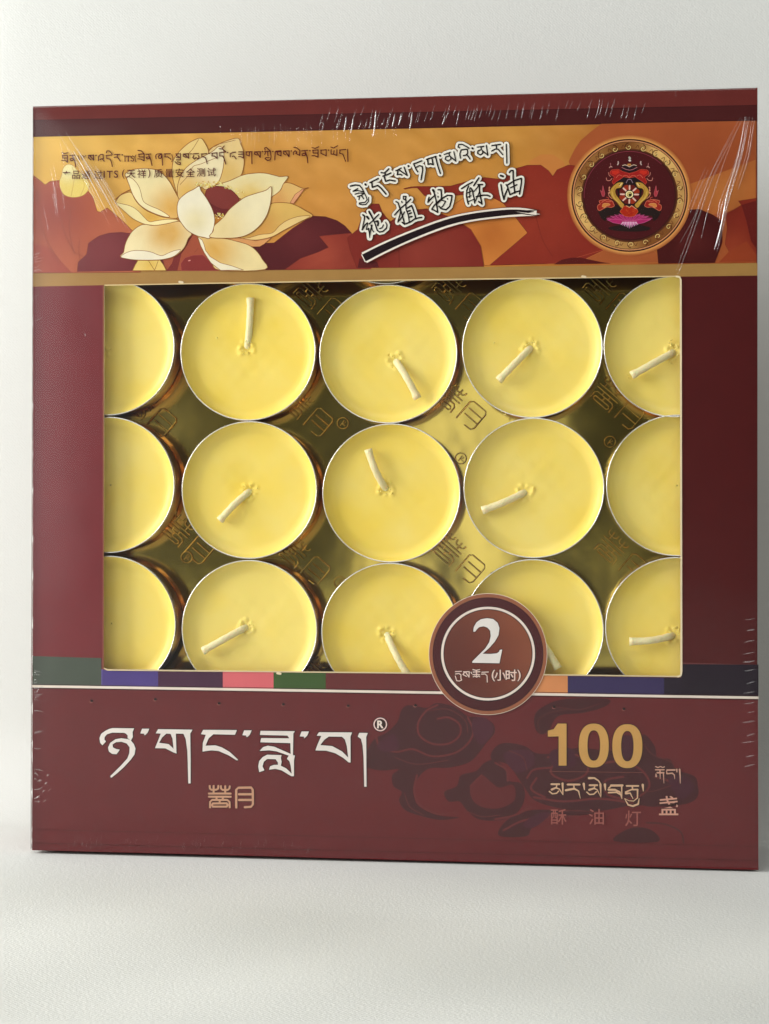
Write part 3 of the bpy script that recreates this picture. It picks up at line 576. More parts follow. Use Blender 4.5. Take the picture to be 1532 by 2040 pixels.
dot(N_, 280, 230); dot(N_, 1100, 205); dot(N_, 1345, 205)
T_(O_, 2, [(0, 208), (100, 200)], [(32, 215), (25, 265), (100, 300), (100, 205)], [(140, 208), (255, 202)], [(158, 215), (145, 255), (190, 280)], [(180, 210), (250, 315), (255, 205)], [(338, 275), (335, 230), (370, 200), (402, 228), (380, 250), (455, 290), (460, 200)], [(345, 135), (400, 147), (460, 195)], [(490, 205), (610, 192)], [(550, 200), (572, 240), (500, 262), (502, 290), (560, 290), (572, 240)], [(572, 240), (600, 330), (610, 430)], [(690, 140), (750, 157), (820, 125)], [(700, 192), (808, 185)], [(710, 190), (710, 245), (805, 245)], [(805, 185), (805, 325)], [(690, 297), (740, 295), (805, 325)], [(850, 192), (965, 182)], [(865, 195), (860, 250), (960, 297), (960, 185)])
T_(O_, 2, [(1050, 130), (1100, 150), (1180, 105)], [(1055, 182), (1052, 262), (1100, 270), (1112, 200)], [(1100, 268), (1165, 290), (1165, 182)], [(1215, 187), (1335, 177)], [(1225, 195), (1217, 250), (1280, 267), (1330, 400)], [(1370, 175), (1375, 405)])
dot(O_, 295, 205); dot(O_, 650, 200); dot(O_, 1005, 190)
for ch, x, y in (('产', 133, 350), ('品', 152.5, 349), ('通', 172, 349), ('过', 197, 348.5), ('天', 262, 347), ('祥', 283, 346.5), ('质', 316, 346), ('量', 338, 345.5), ('安', 358.5, 345), ('全', 380, 344.5), ('测', 401, 344), ('试', 422, 343.5)): g.text(ch, x, y, 18.5, C1, fat=.006)
g.text('I', 208.5, 348, 20, C1, fat=.012, hgt=14); g.text('T', 219.5, 347.8, 20, C1, fat=.012, hgt=14); g.text('S', 232, 347.6, 20, C1, fat=.012, hgt=14.6); g.text('(', 246.5, 347.5, 20, C1, fat=.005, hgt=18.5); g.text(')', 298, 346, 20, C1, fat=.005, hgt=18.5)
g.build('test_mark_lettering', panel)

# ---- brand line
g = Art(.0001); WH = (240, 232, 224); DKR = (62, 24, 24)
Q1 = (190, 1430, 7.66); Q2 = (390, 1430, 7.66); Q3 = (590, 1430, 7.66)
br = [
 (X(Q1, [(265, 155), (595, 160), (570, 215), (575, 290), (545, 345), (495, 310), (495, 270), (470, 240), (440, 228), (260, 225), (180, 250), (145, 290), (140, 330), (165, 360), (110, 418), (75, 380), (65, 310), (90, 245), (150, 200), (210, 170)]), []),
 (X(Q1, [(540, 340), (590, 400), (615, 470), (600, 560), (540, 640), (440, 750), (340, 840), (245, 915), (228, 890), (300, 820), (400, 720), (490, 620), (520, 540), (525, 450), (480, 390), (400, 365), (320, 370), (265, 405), (270, 450), (320, 475), (375, 485), (325, 555), (260, 550), (210, 515), (195, 455), (230, 380), (310, 325), (400, 310), (500, 325)]), []),
 (X(Q1, [(715, 165), (825, 165), (800, 225), (755, 270), (745, 240), (688, 238)]), []),
 (X(Q1, [(960, 172), (1485, 180), (1450, 240), (1452, 400), (1455, 600), (1455, 1000), (1420, 1000), (1412, 700), (1405, 500), (1380, 320), (1345, 242), (1230, 240), (1240, 545), (1190, 525), (1070, 465), (912, 462), (950, 370), (1000, 240), (922, 235)]), [X(Q1, [(1085, 240), (1150, 245), (1180, 320), (1195, 470), (1120, 400), (975, 380), (1020, 300)])]),
 (X(Q2, [(115, 182), (630, 185), (600, 258), (270, 250), (200, 310), (150, 425), (300, 418), (400, 450), (520, 520), (650, 640), (630, 650), (500, 570), (350, 505), (240, 495), (105, 515), (110, 380), (155, 258), (80, 248)]), []),
 (X(Q2, [(740, 190), (855, 190), (825, 260), (780, 298), (770, 268), (712, 265)]), []),
 (X(Q2, [(990, 197), (1515, 203), (1490, 240), (1485, 570), (1515, 572), (1500, 650), (1500, 890), (1460, 890), (1310, 800), (1220, 778), (1120, 790), (1135, 740), (1190, 718), (1255, 715), (1255, 680), (1220, 630), (1090, 628), (1040, 670), (1020, 740), (1050, 800), (970, 828), (955, 740), (970, 660), (1020, 600), (1090, 562), (1310, 568), (1300, 610), (1312, 670), (1300, 730), (1380, 770), (1465, 850), (1450, 730), (1430, 660), (1392, 625), (1420, 575), (1230, 510), (1120, 495), (975, 505), (1030, 445), (1100, 425), (1200, 440), (1450, 550), (1445, 385), (985, 372), (1000, 308), (1430, 312), (1400, 270), (980, 260)]), []),
 (X(Q3, [(85, 207), (197, 207), (170, 270), (125, 315), (120, 285), (55, 283)]), []),
 (X(Q3, [(350, 218), (855, 222), (830, 285), (832, 680), (805, 680), (720, 610), (600, 540), (460, 500), (295, 497), (330, 400), (385, 275), (315, 272)]), [X(Q3, [(500, 285), (700, 288), (745, 330), (775, 430), (795, 605), (700, 510), (550, 430), (370, 415), (430, 335)])]),
 (X(Q3, [(965, 228), (1095, 230), (1070, 290), (1075, 1050), (1040, 1050), (1030, 600), (1015, 420), (990, 320), (940, 285)]), []),
]
for o_, hs in br:
    g.rib(o_, 3.2, DKR, closed=True)
    for h_ in hs: g.rib(h_, 3.2, DKR, closed=True)
for o_, hs in br: g.poly(o_, WH, holes=hs)
g.ell(757.7, 1443, 15, 15, DKR); g.ell(757.7, 1443, 13.6, 13.6, (236, 206, 200)); g.ell(757.7, 1443, 11.2, 11.2, (58, 28, 22)); g.text('R', 758, 1443, 20, (240, 226, 214), fat=.035, hgt=15.5)
Sg = (400, 1555, 12.77)
seal = [[(230, 135), (235, 200), (270, 230), (400, 230), (445, 200), (450, 135)], [(330, 135), (330, 310)], [(515, 140), (520, 200), (555, 235), (690, 235), (730, 200), (740, 145)], [(625, 140), (625, 310)], [(210, 328), (765, 328)], [(210, 408), (765, 408)], [(405, 410), (405, 490)], [(565, 410), (565, 490)],
        [(240, 680), (240, 540), (290, 490), (680, 490), (735, 540), (740, 680)], [(485, 490), (485, 570)], [(310, 580), (660, 575), (690, 620), (660, 660), (310, 660), (290, 620), (310, 580)],
        [(905, 680), (905, 230), (960, 180), (1280, 175), (1325, 230), (1330, 600), (1280, 665), (1125, 675)], [(975, 345), (1320, 345)], [(975, 490), (1320, 490)]]
for st in seal: g.rib(X(Sg, st), 6., DKR if st[0][0] < 900 else DKR, caps=False)
for st in seal: g.rib(X(Sg, st), 4.0 if st[0][0] < 900 else 4.6, (210, 160, 130))
g.build('brand_lettering', panel)

# ---- clouds, 100 and its lines
g = Art(.00002); Wc = (740, 1380, 3.648); Xc = (1060, 1380, 3.246); CD = (80, 39, 42); CL = (114, 50, 51)
g.poly(X(Wc, [(-60, 520), (-20, 400), (30, 330), (110, 290), (190, 210), (215, 130), (270, 90), (400, 110), (470, 75), (600, 100), (700, 170), (800, 180), (880, 220), (895, 290), (830, 370), (770, 450), (700, 510), (560, 545), (420, 550), (340, 620), (310, 720), (340, 820), (480, 890), (640, 905), (500, 925), (340, 890), (240, 850), (200, 780), (220, 720), (160, 680), (150, 600), (200, 555), (60, 565)]), CD, smooth=True)
g.poly(X(Wc, [(530, 720), (620, 680), (650, 600), (760, 570), (820, 510), (900, 490), (980, 560), (1000, 640), (1090, 660), (1115, 760), (1060, 870), (940, 925), (780, 920), (690, 850), (640, 790), (560, 790)]), CD, smooth=True)
g.poly(X(Wc, [(720, 680), (800, 600), (870, 650), (930, 690), (1030, 670), (1040, 780), (930, 840), (800, 830), (730, 770)]), (108, 44, 46), smooth=True)
g.poly(X(Wc, [(870, 440), (920, 380), (1000, 365), (1120, 390), (1200, 440), (1350, 440), (1500, 400), (1700, 420), (1900, 430), (1960, 520), (2100, 560), (2250, 580), (2370, 680), (2350, 780), (2200, 820), (1900, 820), (1650, 860), (1420, 850), (1200, 790), (1120, 700), (1060, 610), (990, 520), (880, 490)]), CD, smooth=True)
g.poly(X(Wc, [(920, 1030), (960, 950), (1060, 880), (1200, 850), (1420, 860), (1650, 870), (1420, 905), (1230, 920), (1160, 990), (1130, 1040), (1000, 1050)]), CD, smooth=True)
g.poly(X(Xc, [(20, 230), (20, 140), (90, 80), (220, 40), (490, 40), (470, 90), (330, 130), (170, 150), (110, 240), (60, 270)]), CD, smooth=True)
g.poly(X(Xc, [(530, 960), (600, 890), (700, 870), (790, 900), (810, 965)]), CD, smooth=True)
g.poly(X(Xc, [(700, 280), (790, 340), (810, 420), (890, 430), (940, 500), (1050, 540), (1070, 610), (1040, 690), (940, 720), (720, 730), (600, 600)]), CD, smooth=True)
for ln in ([(480, 190), (560, 180), (640, 230), (640, 310), (560, 370), (440, 370), (350, 310), (340, 220), (400, 130), (480, 90)], [(30, 290), (60, 390), (180, 430), (300, 410), (440, 462), (600, 440), (700, 370), (740, 280), (700, 180)], [(330, 600), (310, 720), (360, 820), (480, 880), (620, 870)], [(900, 510), (980, 560), (990, 640)], [(720, 680), (800, 600)], [(1130, 620), (1180, 560), (1300, 545)], [(900, 920), (1040, 890), (1160, 830)]):
    g.rib(X(Wc, ln), 4.2, CL, smooth=True)
for ln in ([(1280, 470), (1420, 440), (1560, 490), (1560, 590), (1430, 640), (1310, 590), (1330, 520), (1440, 520)], [(1650, 520), (1800, 500), (1960, 560), (2020, 680), (1900, 770), (1720, 740), (1700, 640), (1830, 610)], [(1180, 760), (1400, 790), (1650, 770), (1900, 800)], [(2060, 610), (2200, 660), (2230, 760)], [(1200, 620), (1160, 700), (1260, 760)], [(960, 1000), (1100, 930), (1300, 900), (1500, 900)]):
    g.rib(X(Wc, ln), 4.5, CL, smooth=True)
for pl in ([(740, 190), (840, 190), (885, 280), (800, 380), (740, 300)], [(960, 440), (1150, 420), (1180, 520), (1050, 580)], [(1100, 960), (1200, 880), (1300, 880), (1180, 980)], [(40, 380), (160, 300), (200, 400), (100, 430)]):
    g.poly(X(Wc, pl), (88, 42, 54), smooth=True)
for pl in ([(880, 560), (980, 540), (1050, 610), (960, 690)], [(120, 380), (250, 360), (280, 470), (140, 480)], [(560, 300), (640, 280), (680, 380), (600, 420)]):
    g.poly(X(Xc, pl), (84, 40, 52), smooth=True)
for ln in ([(170, 470), (330, 520), (560, 490)], [(420, 130), (560, 120), (680, 200), (700, 290)], [(1000, 420), (1100, 470), (1130, 560)], [(690, 860), (800, 900), (930, 890)], [(240, 730), (280, 830), (380, 890)]):
    g.rib(X(Wc, ln), 2., (106, 49, 50), smooth=True)
for ln in ([(610, 620), (760, 640), (900, 600)], [(720, 330), (780, 400), (900, 450), (930, 520)], [(100, 790), (300, 760), (480, 800)], [(150, 90), (300, 110), (440, 70)]):
    g.rib(X(Xc, ln), 2., (102, 48, 49), smooth=True)
for ln in ([(50, 260), (40, 180), (110, 130), (220, 110)], [(740, 840), (860, 850), (960, 900), (980, 970)]): g.rib(X(Xc, ln), 3.5, (92, 46, 46), smooth=True)
g.build('cloud_print', panel)
g = Art(.00016); GD = (212, 164, 98)
def num(cx, cy, ro, ri):
    def se(rx, ry, n=2.35): return [(cx + rx * (abs(math.cos(t)) ** (2 / n)) * (1 if math.cos(t) > 0 else -1), cy + ry * (abs(math.sin(t)) ** (2 / n)) * (1 if math.sin(t) > 0 else -1)) for t in [i * 2 * math.pi / 56 for i in range(56)]]
    a_, b_ = X(Xc, se(*ro)), X(Xc, se(*ri))
    g.rib(a_, 2.6, (64, 28, 26), closed=True); g.rib(b_, 2.4, (64, 28, 26), closed=True); g.poly(a_, GD, holes=[b_])
num(399, 341, (97, 142), (41, 98)); num(616, 345, (97, 142), (40, 98))
one = X(Xc, [(165, 199), (223, 199), (223, 471), (172, 471), (172, 282), (102, 284), (102, 245), (140, 235)])
g.rib(one, 2.6, (64, 28, 26), closed=True); g.poly(one, GD)
g.rib(X(Xc, [(110, 508), (712, 516)]), 1., (140, 80, 74))
Tc = (1080, 1525, 7.295); Uc = (1270, 1515, 15.32); CR = (224, 184, 150)
tb = [([(135, 270), (250, 270)], 3.8), ([(140, 348), (200, 322), (250, 340), (305, 425)], [4.5, 1.5]), ([(215, 275), (205, 325)], 2.4), ([(297, 260), (303, 420)], [4.4, 1.5]), ([(105, 375), (150, 410), (210, 402), (240, 370)], 2.8),
      ([(370, 275), (545, 275)], 3.8), ([(460, 280), (465, 335)], 2.6), ([(345, 358), (470, 335), (530, 370), (555, 475)], [4.4, 4, 1]), ([(605, 265), (615, 350)], [5, 2]),
      ([(680, 182), (760, 180), (820, 220), (855, 275)], [4.6, 2]), ([(690, 285), (800, 285)], 3.8), ([(685, 352), (755, 330), (800, 350), (855, 460)], [4.5, 1.2]), ([(770, 285), (755, 330)], 2.4), ([(847, 275), (855, 440)], [4.4, 1.5]), ([(650, 385), (690, 420), (750, 415), (790, 378)], 2.8), ([(912, 275), (920, 355)], [5, 2]),
      ([(1000, 290), (1168, 288)], 4.4), ([(1005, 295), (968, 325)], 2.6), ([(965, 350), (1060, 352), (1130, 385), (1160, 485)], [4.2, 4.4, 1.2]), ([(965, 392), (1080, 388), (1140, 420)], 3.2), ([(1155, 290), (1160, 470)], [3.2, 1.2]),
      ([(1228, 295), (1398, 295)], 3.6), ([(1310, 300), (1315, 345)], 2.8), ([(1212, 385), (1300, 348), (1390, 348)], 3.2), ([(1215, 405), (1280, 400), (1320, 480)], [4, 1.6]), ([(1387, 350), (1385, 470), (1330, 515), (1260, 510), (1200, 478)], [3.4, 2, 1.2]), ([(1200, 482), (1250, 570), (1320, 588), (1395, 560), (1410, 480)], [1.5, 4, 4.2, 1.6]), ([(1462, 280), (1470, 370)], [5, 1.6])]
for st, w in tb: g.rib(X(Tc, st), [x + 2.4 for x in (w if isinstance(w, list) else [w])] * (1 if isinstance(w, list) else 2), (58, 24, 22))
for st, w in tb: g.rib(X(Tc, st), w, CR)
ub = [([(550, 180), (620, 212), (700, 180), (770, 212), (820, 190)], 2.2), ([(550, 280), (812, 280)], 2.5), ([(600, 370), (800, 370)], 3), ([(685, 290), (692, 560)], [2.8, 1]), ([(790, 370), (805, 690)], [2.6, 1]), ([(560, 400), (570, 480)], [1.5, 3.8]), ([(900, 290), (1140, 285)], 3), ([(888, 310), (895, 400), (1060, 385), (1125, 440), (1135, 560)], [1.6, 3, 3, 1.]), ([(1195, 270), (1205, 350)], [3.4, 2]), ([(1283, 270), (1300, 480), (1302, 690)], [3.6, 1.4])]
for st, w in ub: g.rib(X(Uc, st), [x + 1.8 for x in (w if isinstance(w, list) else [w])] * (1 if isinstance(w, list) else 2), (54, 22, 20))
for st, w in ub: g.rib(X(Uc, st), w, (216, 166, 146))
for ch, x, y in (('酥', 1113, 1627), ('油', 1188, 1627), ('灯', 1261, 1630)): g.text(ch, x, y, 34, (172, 100, 92), fat=.004)
g.text('盏', 1332, 1604.5, 40, (62, 24, 22), fat=.03, hgt=40); g.text('盏', 1332, 1604.5, 40, (222, 166, 146), fat=.008, hgt=38.5)
# small pinholes under the white line and the folded seam along the foot
for x, y in ((183, 1396), (310, 1393), (437, 1401), (565, 1403), (694, 1406), (828, 1405), (965, 1406), (1104, 1408), (1243, 1412)): g.ell(x - .8, y + 1.2, 3.6, 3, (160, 96, 90)); g.ell(x, y, 3.2, 2.8, (34, 10, 10))
g.rib([(66, 1652), (1509, 1686)], 1, (92, 42, 40), caps=False); g.rib([(66, 1679), (1509, 1714)], 1, (86, 38, 36), caps=False)
g.build('count_lettering', panel)
# window edge
g = Art(.0003)
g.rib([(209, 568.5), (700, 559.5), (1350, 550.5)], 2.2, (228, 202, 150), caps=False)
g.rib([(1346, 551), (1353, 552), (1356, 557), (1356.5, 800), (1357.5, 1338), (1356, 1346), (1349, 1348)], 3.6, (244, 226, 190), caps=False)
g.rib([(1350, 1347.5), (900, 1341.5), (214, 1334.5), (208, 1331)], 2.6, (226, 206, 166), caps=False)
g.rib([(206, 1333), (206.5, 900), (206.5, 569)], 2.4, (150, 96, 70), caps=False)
for x, y in ((361, 562), (1163, 551), (556, 1341)): g.rib([(x - 3, y), (x + 3, y + 1)], 4.5, (240, 224, 190))
g.build('window_edge', panel)
# ---- round badge: a tab of the front that reaches over the window
bx, by, brx, bry = 972.3, 1303, 118, 121
def disc3(name, cx, cy, rx, ry, y0, y1, m, parent):
    n = 96; V = []
    for y in (y0, y1):
        for i in range(n):
            t = 2 * math.pi * i / n; x, z = at(cx + rx * math.cos(t), cy + ry * math.sin(t), 0); V.append((x, y, z))
    Fc = [tuple(range(n)), tuple(range(2 * n - 1, n - 1, -1))] + [(i, n + i, n + (i + 1) % n, (i + 1) % n) for i in range(n)]
    return mesh(name, V, Fc, m, parent)
badge = disc3('round_badge', bx, by, brx, bry, -.0003, .0002, CUT, box)
g = Art(.00031)
g.ell(bx, by, brx - .8, bry - .8, (166, 104, 76)); g.ell(bx, by, brx * .933, bry * .933, (84, 32, 36), r0=.8)
g.ell(bx, by, brx * .935, bry * .935, (70, 28, 34), r0=.984)
g.ell(bx, by, brx * .81, bry * .785, (56, 22, 26)); g.ell(bx, by - 1, brx * .793, bry * .772, (242, 228, 216)); g.ell(bx, by - 1, brx * .752, bry * .733, (58, 24, 22))
def bc(t): w = .5 + .5 * math.cos(t + .5); return (104 + 48 * w, 52 + 36 * w, 44 + 20 * w)
g.ell(bx, by - 1, brx * .738, bry * .72, bc, col2=(122, 60, 46))
Bc = (840, 1170, 5.674)
two = X(Bc, [(583, 500), (590, 450), (620, 395), (670, 360), (740, 348), (810, 358), (860, 400), (880, 460), (870, 540), (830, 610), (770, 680), (690, 750), (780, 752), (850, 745), (875, 728), (885, 705), (912, 702), (880, 858), (572, 852), (575, 835), (640, 770), (720, 690), (765, 620), (782, 550), (775, 490), (745, 455), (700, 440), (650, 450), (620, 480), (607, 502)])
g.rib(two, 3.4, (74, 30, 24), closed=True); g.poly(two, (240, 234, 228))
Vb = (890, 1320, 9.575)
vb = [[(165, 170), (280, 165)], [(168, 215), (235, 205), (272, 230), (272, 300), (287, 330), (240, 350), (190, 342), (165, 255)], [(320, 175), (430, 170)], [(338, 188), (310, 225), (380, 262)], [(360, 180), (427, 275), (430, 175)], [(465, 180), (478, 208)], [(500, 130), (560, 147), (630, 130)], [(505, 178), (635, 172)], [(500, 228), (570, 218), (632, 232)], [(505, 272), (540, 250), (570, 276), (605, 252), (632, 270)], [(570, 150), (570, 250)], [(670, 182), (795, 177)], [(665, 217), (735, 215), (770, 250), (775, 370)]]
for st in vb: g.rib(X(Vb, st), 4.2, (74, 30, 26))
for st in vb: g.rib(X(Vb, st), 2., (238, 212, 200))
for ch, x, y, h in (('(', 983, 1345.5, 23), ('小', 996.6, 1345, 22), ('时', 1018.5, 1345, 23), (')', 1034, 1345.5, 23)):
    g.text(ch, x, y, 22, (74, 30, 26), fat=.07, hgt=h + 2); g.text(ch, x, y, 22, (240, 214, 200), fat=.016, hgt=h)
g.build('badge_print', badge)

# ------------------------------------------------------------------ shrink film
film_y = -.0012
film = [(-W / 2 - .0007, film_y, -.0001 + .0003), (W / 2 + .0005, film_y, .0002), (W / 2 + .0005, film_y, H + .0004), (-W / 2 - .0007, film_y, H + .0004)]
FV = []; FF = []; nx, nz = 60, 60
for j in range(nz + 1):
    for i in range(nx + 1):
        u, v = i / nx, j / nz
        e = min(u, 1 - u, v, 1 - v) * .2
        FV.append((-W / 2 - .0006 + (W + .0011) * u, film_y + .0009 * math.exp(-e * 260), .0002 + (H + .0002) * v))
for j in range(nz):
    for i in range(nx):
        o = j * (nx + 1) + i; FF.append((o, o + 1, o + nx + 2, o + nx + 1))
r1 = Ridge(film_y - .00002, .00022); r2 = Ridge(film_y - .00002, .00022)
rr = random.Random(11)
tk = (640, 170, 2.321)
for (x, y0, y1, s) in ((10, 165, 212, 1), (80, 150, 205, 1), (113, 145, 215, 2), (145, 150, 220, 2), (182, 160, 200, 1), (210, 155, 198, 1), (230, 160, 200, 1), (250, 115, 235, 3), (290, 150, 185, 1), (308, 145, 200, 1), (337, 132, 192, 2), (367, 130, 185, 2), (418, 122, 205, 2), (515, 125, 160, 1), (570, 138, 182, 2), (635, 112, 186, 1), (705, 105, 160, 1), (741, 105, 152, 1), (800, 110, 160, 1), (1285, 60, 150, 1), (1355, 60, 110, 1)):
    dx = -8 - x * .006
    (r2 if s > 1 else r1).add(X(tk, [(x + 3, y0), (x + 1 + dx * .2, (y0 + y1) / 2), (x + dx, y1)]), 2.2 + s * .5)
for k in range(46):
    x = 640 + (k / 45) * 640 + rr.uniform(-6, 6); l = rr.uniform(14, 34); y = 222 - (x - 640) * .027 + rr.uniform(-10, 6)
    r1.add([(x + 4, y), (x + 1, y + l / 2), (x - 3, y + l)], rr.uniform(1.2, 2.2), h=.00015)
for k in range(50):
    x = rr.uniform(430, 800); y = 252 - (x - 430) * .02 + rr.uniform(-4, 10); l = rr.uniform(12, 40)
    r1.add([(x, y), (x + rr.uniform(-1, 1), y + l)], rr.uniform(1, 1.8), h=.0001)
for k in range(16):
    o = rr.uniform(-34, 30); e0 = rr.uniform(0, .45); e1 = rr.uniform(.55, 1)
    P = lambda t: (128 + o * .5 + t * (250 - 128) + o * t * .35, 262 + t * (476 - 262) - 10 * math.sin(t * 3.1))
    (r2 if k % 5 == 0 else r1).add([P(e0), P((e0 + e1) / 2), P(e1)], rr.uniform(1.4, 3.2), h=.00018)
for k in range(9):
    x = rr.uniform(76, 120); y = rr.uniform(280, 420); r1.add([(x, y), (x + 6, y + 22), (x + 9, y + 48)], 1.5, h=.00012)
fans = [[(1340, 10), (1220, 230), (1130, 420), (1060, 620), (1000, 790), (905, 1050)], [(1350, 20), (1250, 260), (1160, 520), (1115, 660), (1075, 830)], [(1372, 10), (1325, 270), (1250, 530), (1215, 710), (1165, 900)], [(1400, 10), (1345, 290), (1255, 590), (1200, 790)], [(1385, 10), (1300, 330), (1210, 560), (1180, 700)], [(1300, 100), (1190, 300), (1050, 560)], [(1420, 10), (1380, 260), (1310, 480)], [(1170, 330), (1090, 520), (1020, 700), (930, 860)], [(1105, 350), (1040, 500), (985, 640)], [(1400, 60), (1320, 350), (1245, 640)]]
for k, f_ in enumerate(fans):
    (r2 if k == 2 else r1).add(X(Ec, f_), 3. if k == 2 else (2.6 if k < 5 else 2.), h=.0002)
    if k % 2 == 0: r1.add(X(Ec, [(q[0] + 15, q[1] + 20) for q in f_]), 3.4, h=.00007)
r2.add(X(Ec, [(1265, 480), (1235, 620), (1200, 790), (1170, 890)]), 4, h=.00025)
for k in range(15):
    y = 1236 + k * 20.5 + rr.uniform(-4, 4); l = rr.uniform(14, 27)
    r1.add([(1503 - l, y + rr.uniform(0, 3)), (1503 - l / 2, y), (1503, y - 2)], rr.uniform(2, 3.6), h=.0002)
for k in range(30):
    y = rr.choice([rr.uniform(585, 690), rr.uniform(1440, 1620), rr.uniform(500, 545), rr.uniform(1330, 1430)]); l = rr.uniform(5, 20)
    r1.add([(68, y), (68 + l / 2, y + rr.uniform(-3, 1)), (68 + l, y + rr.uniform(-7, 4))], rr.uniform(1.6, 3.2), h=.00018)
for k in range(8): 
    x, y = rr.uniform(75, 100), rr.uniform(1530, 1600); r2.add([(x, y), (x + 5, y - 4)], 2.2, smooth=False)
r2.add([(169, 664), (170.5, 670)], 4, smooth=False); r1.add([(1346, 178), (1346.5, 192)], 2.4, smooth=False)
for k in range(40):
    x = rr.uniform(100, 620); y = 1664 + (x - 100) * .0236 + rr.uniform(-4, 14); r1.add([(x, y), (x - 2, y + rr.uniform(6, 16))], 1.4, smooth=False, h=.0001)
r1.add([(66, 214), (420, 204), (900, 191), (1506, 177)], 2.4, smooth=False, h=.0002, taper=False)

# wavy film seam up the left edge, standing a little off the board
sv = []; sf = []
for i in range(121):
    t = i / 120; z = .0004 + t * (H - .0006); wv = .00035 + .00022 * math.sin(i * .9) + .0002 * math.sin(i * 2.3)
    for j in range(4): sv.append((-W / 2 - .0001 - (wv if j == 3 else wv * j / 3), -.0012 + .0009 * j, z))
for i in range(120):
    for j in range(3): o = i * 4 + j; sf.append((o, o + 1, o + 5, o + 4))
fl_V = list(FV); fl_F = list(FF); mi_ = [0] * len(FF)
for V_, F_, k in ((r1.V, r1.F, 1), (r2.V, r2.F, 2), (sv, sf, 2)):
    o = len(fl_V); fl_V += V_; fl_F += [tuple(o + i for i in f) for f in F_]; mi_ += [k] * len(F_)
fl = mesh('shrink_film', fl_V, fl_F, FILM, box, True)
fl.data.materials.append(CREASE); fl.data.materials.append(CREASE_HI); fl.data.polygons.foreach_set('material_index', mi_)

# ------------------------------------------------------------------ gold foil sheet under the candles
foil_y = .0140
foil = thing('foil_sheet', 'embossed gold foil sheet lying behind the tealights inside the box', 'foil sheet', (0, foil_y, .0012))
n = 60; FV = []; FF = []
for j in range(n + 1):
    for i in range(n + 1):
        x = -W / 2 + .0012 + (W - .0024) * i / n; z = (H - .0024) * j / n
        FV.append((x, .00016 * math.sin(x * 130 + 1) * math.sin(z * 95 + .6), z))
for j in range(n):
    for i in range(n): o = j * (n + 1) + i; FF.append((o, o + 1, o + n + 2, o + n + 1))
fs = mesh('sheet', FV, FF, FOIL, foil, True)
em = Ridge(foil_y - .0004, .00028)
def place(st, cx, cy, ang, sc_):
    r = math.radians(ang); o = []
    for q in st:
        x, y = (q[0] - 790) / 12.77 * sc_, (q[1] - 415) / 12.77 * sc_
        o.append((cx + x * math.cos(r) - y * math.sin(r), cy + x * math.sin(r) + y * math.cos(r)))
    return o
for cx, cy in ((915, 1112), (917, 806), (612, 820), (606, 1116), (1240, 1110), (375, 1074), (1232, 806), (300, 820), (1215, 590), (640, 600), (915, 590), (920, 1400), (640, 1350)):
    for st in seal: em.add(place(st, cx, cy, 41, 1.22), 3.0, smooth=False, taper=False)
for cx, cy in ((683, 843), (918, 913), (677, 1160), (985, 1150), (372, 1110), (1215, 880)):
    em.add([(cx + 11 * math.cos(i * math.pi / 12), cy + 11 * math.sin(i * math.pi / 12)) for i in range(25)], 2.2, smooth=False, taper=False)
    em.add([(cx - 5, cy + 5), (cx + 3, cy - 6), (cx + 6, cy - 1), (cx - 1, cy + 1), (cx + 5, cy + 6)], 2, smooth=False, taper=False)
for k in range(220):
    x, y = rr.uniform(220, 1340), rr.uniform(570, 1330); em.add([(x, y), (x + rr.uniform(-9, 9), y + rr.uniform(-9, 9))], rr.uniform(1, 2), smooth=False, h=.00016)
emo = em.build('embossed_marks', FOIL, foil); emo.location = (-foil.location.x, -foil.location.y, -foil.location.z)

# ------------------------------------------------------------------ tealights
def lathe(prof, n=96, jit=0., seed=0):
    rj = random.Random(seed); V = []; Fc = []
    ph = [rj.uniform(0, 6.28) for _ in range(4)]
    for (r, z) in prof:
        for i in range(n):
            t = 2 * math.pi * i / n
            k = 1 + jit * (math.sin(3 * t + ph[0]) + .6 * math.sin(7 * t + ph[1]) + .4 * math.sin(13 * t + ph[2]))
            V.append((r * k * math.cos(t), r * k * math.sin(t), z))
    for j in range(len(prof) - 1):
        for i in range(n):
            Fc.append((j * n + i, j * n + (i + 1) % n, (j + 1) * n + (i + 1) % n, (j + 1) * n + i))
    return V, Fc
CH = .0125
def mk(name, V, Fc, m):
    me = bpy.data.meshes.new(name); me.from_pydata(V, [], Fc); me.update(); me.materials.append(m)
    me.polygons.foreach_set('use_smooth', [True] * len(me.polygons)); return me
Rr = .01868
prof = [(.0001, 0), (.0160, 0), (.0172, .0003), (.0178, .0012), (.01795, .003), (.01815, .0032), (.0180, .0036), (.0182, .008), (.01845, CH - .0006)]
V, Fc = lathe(prof); cup_me = mk('cup', V, Fc, ALU)
prof = [(Rr - .00032, CH - .0030), (Rr - .00036, CH - .00035), (Rr - .00030, CH - .00008), (Rr - .00018, CH), (Rr - .00005, CH - .0001), (Rr, CH - .00028), (Rr - .00006, CH - .0005), (Rr - .00018, CH - .0006)]
V, Fc = lathe(prof, jit=.0008, seed=4); rim_me = mk('cup_rim', V, Fc, RIM)
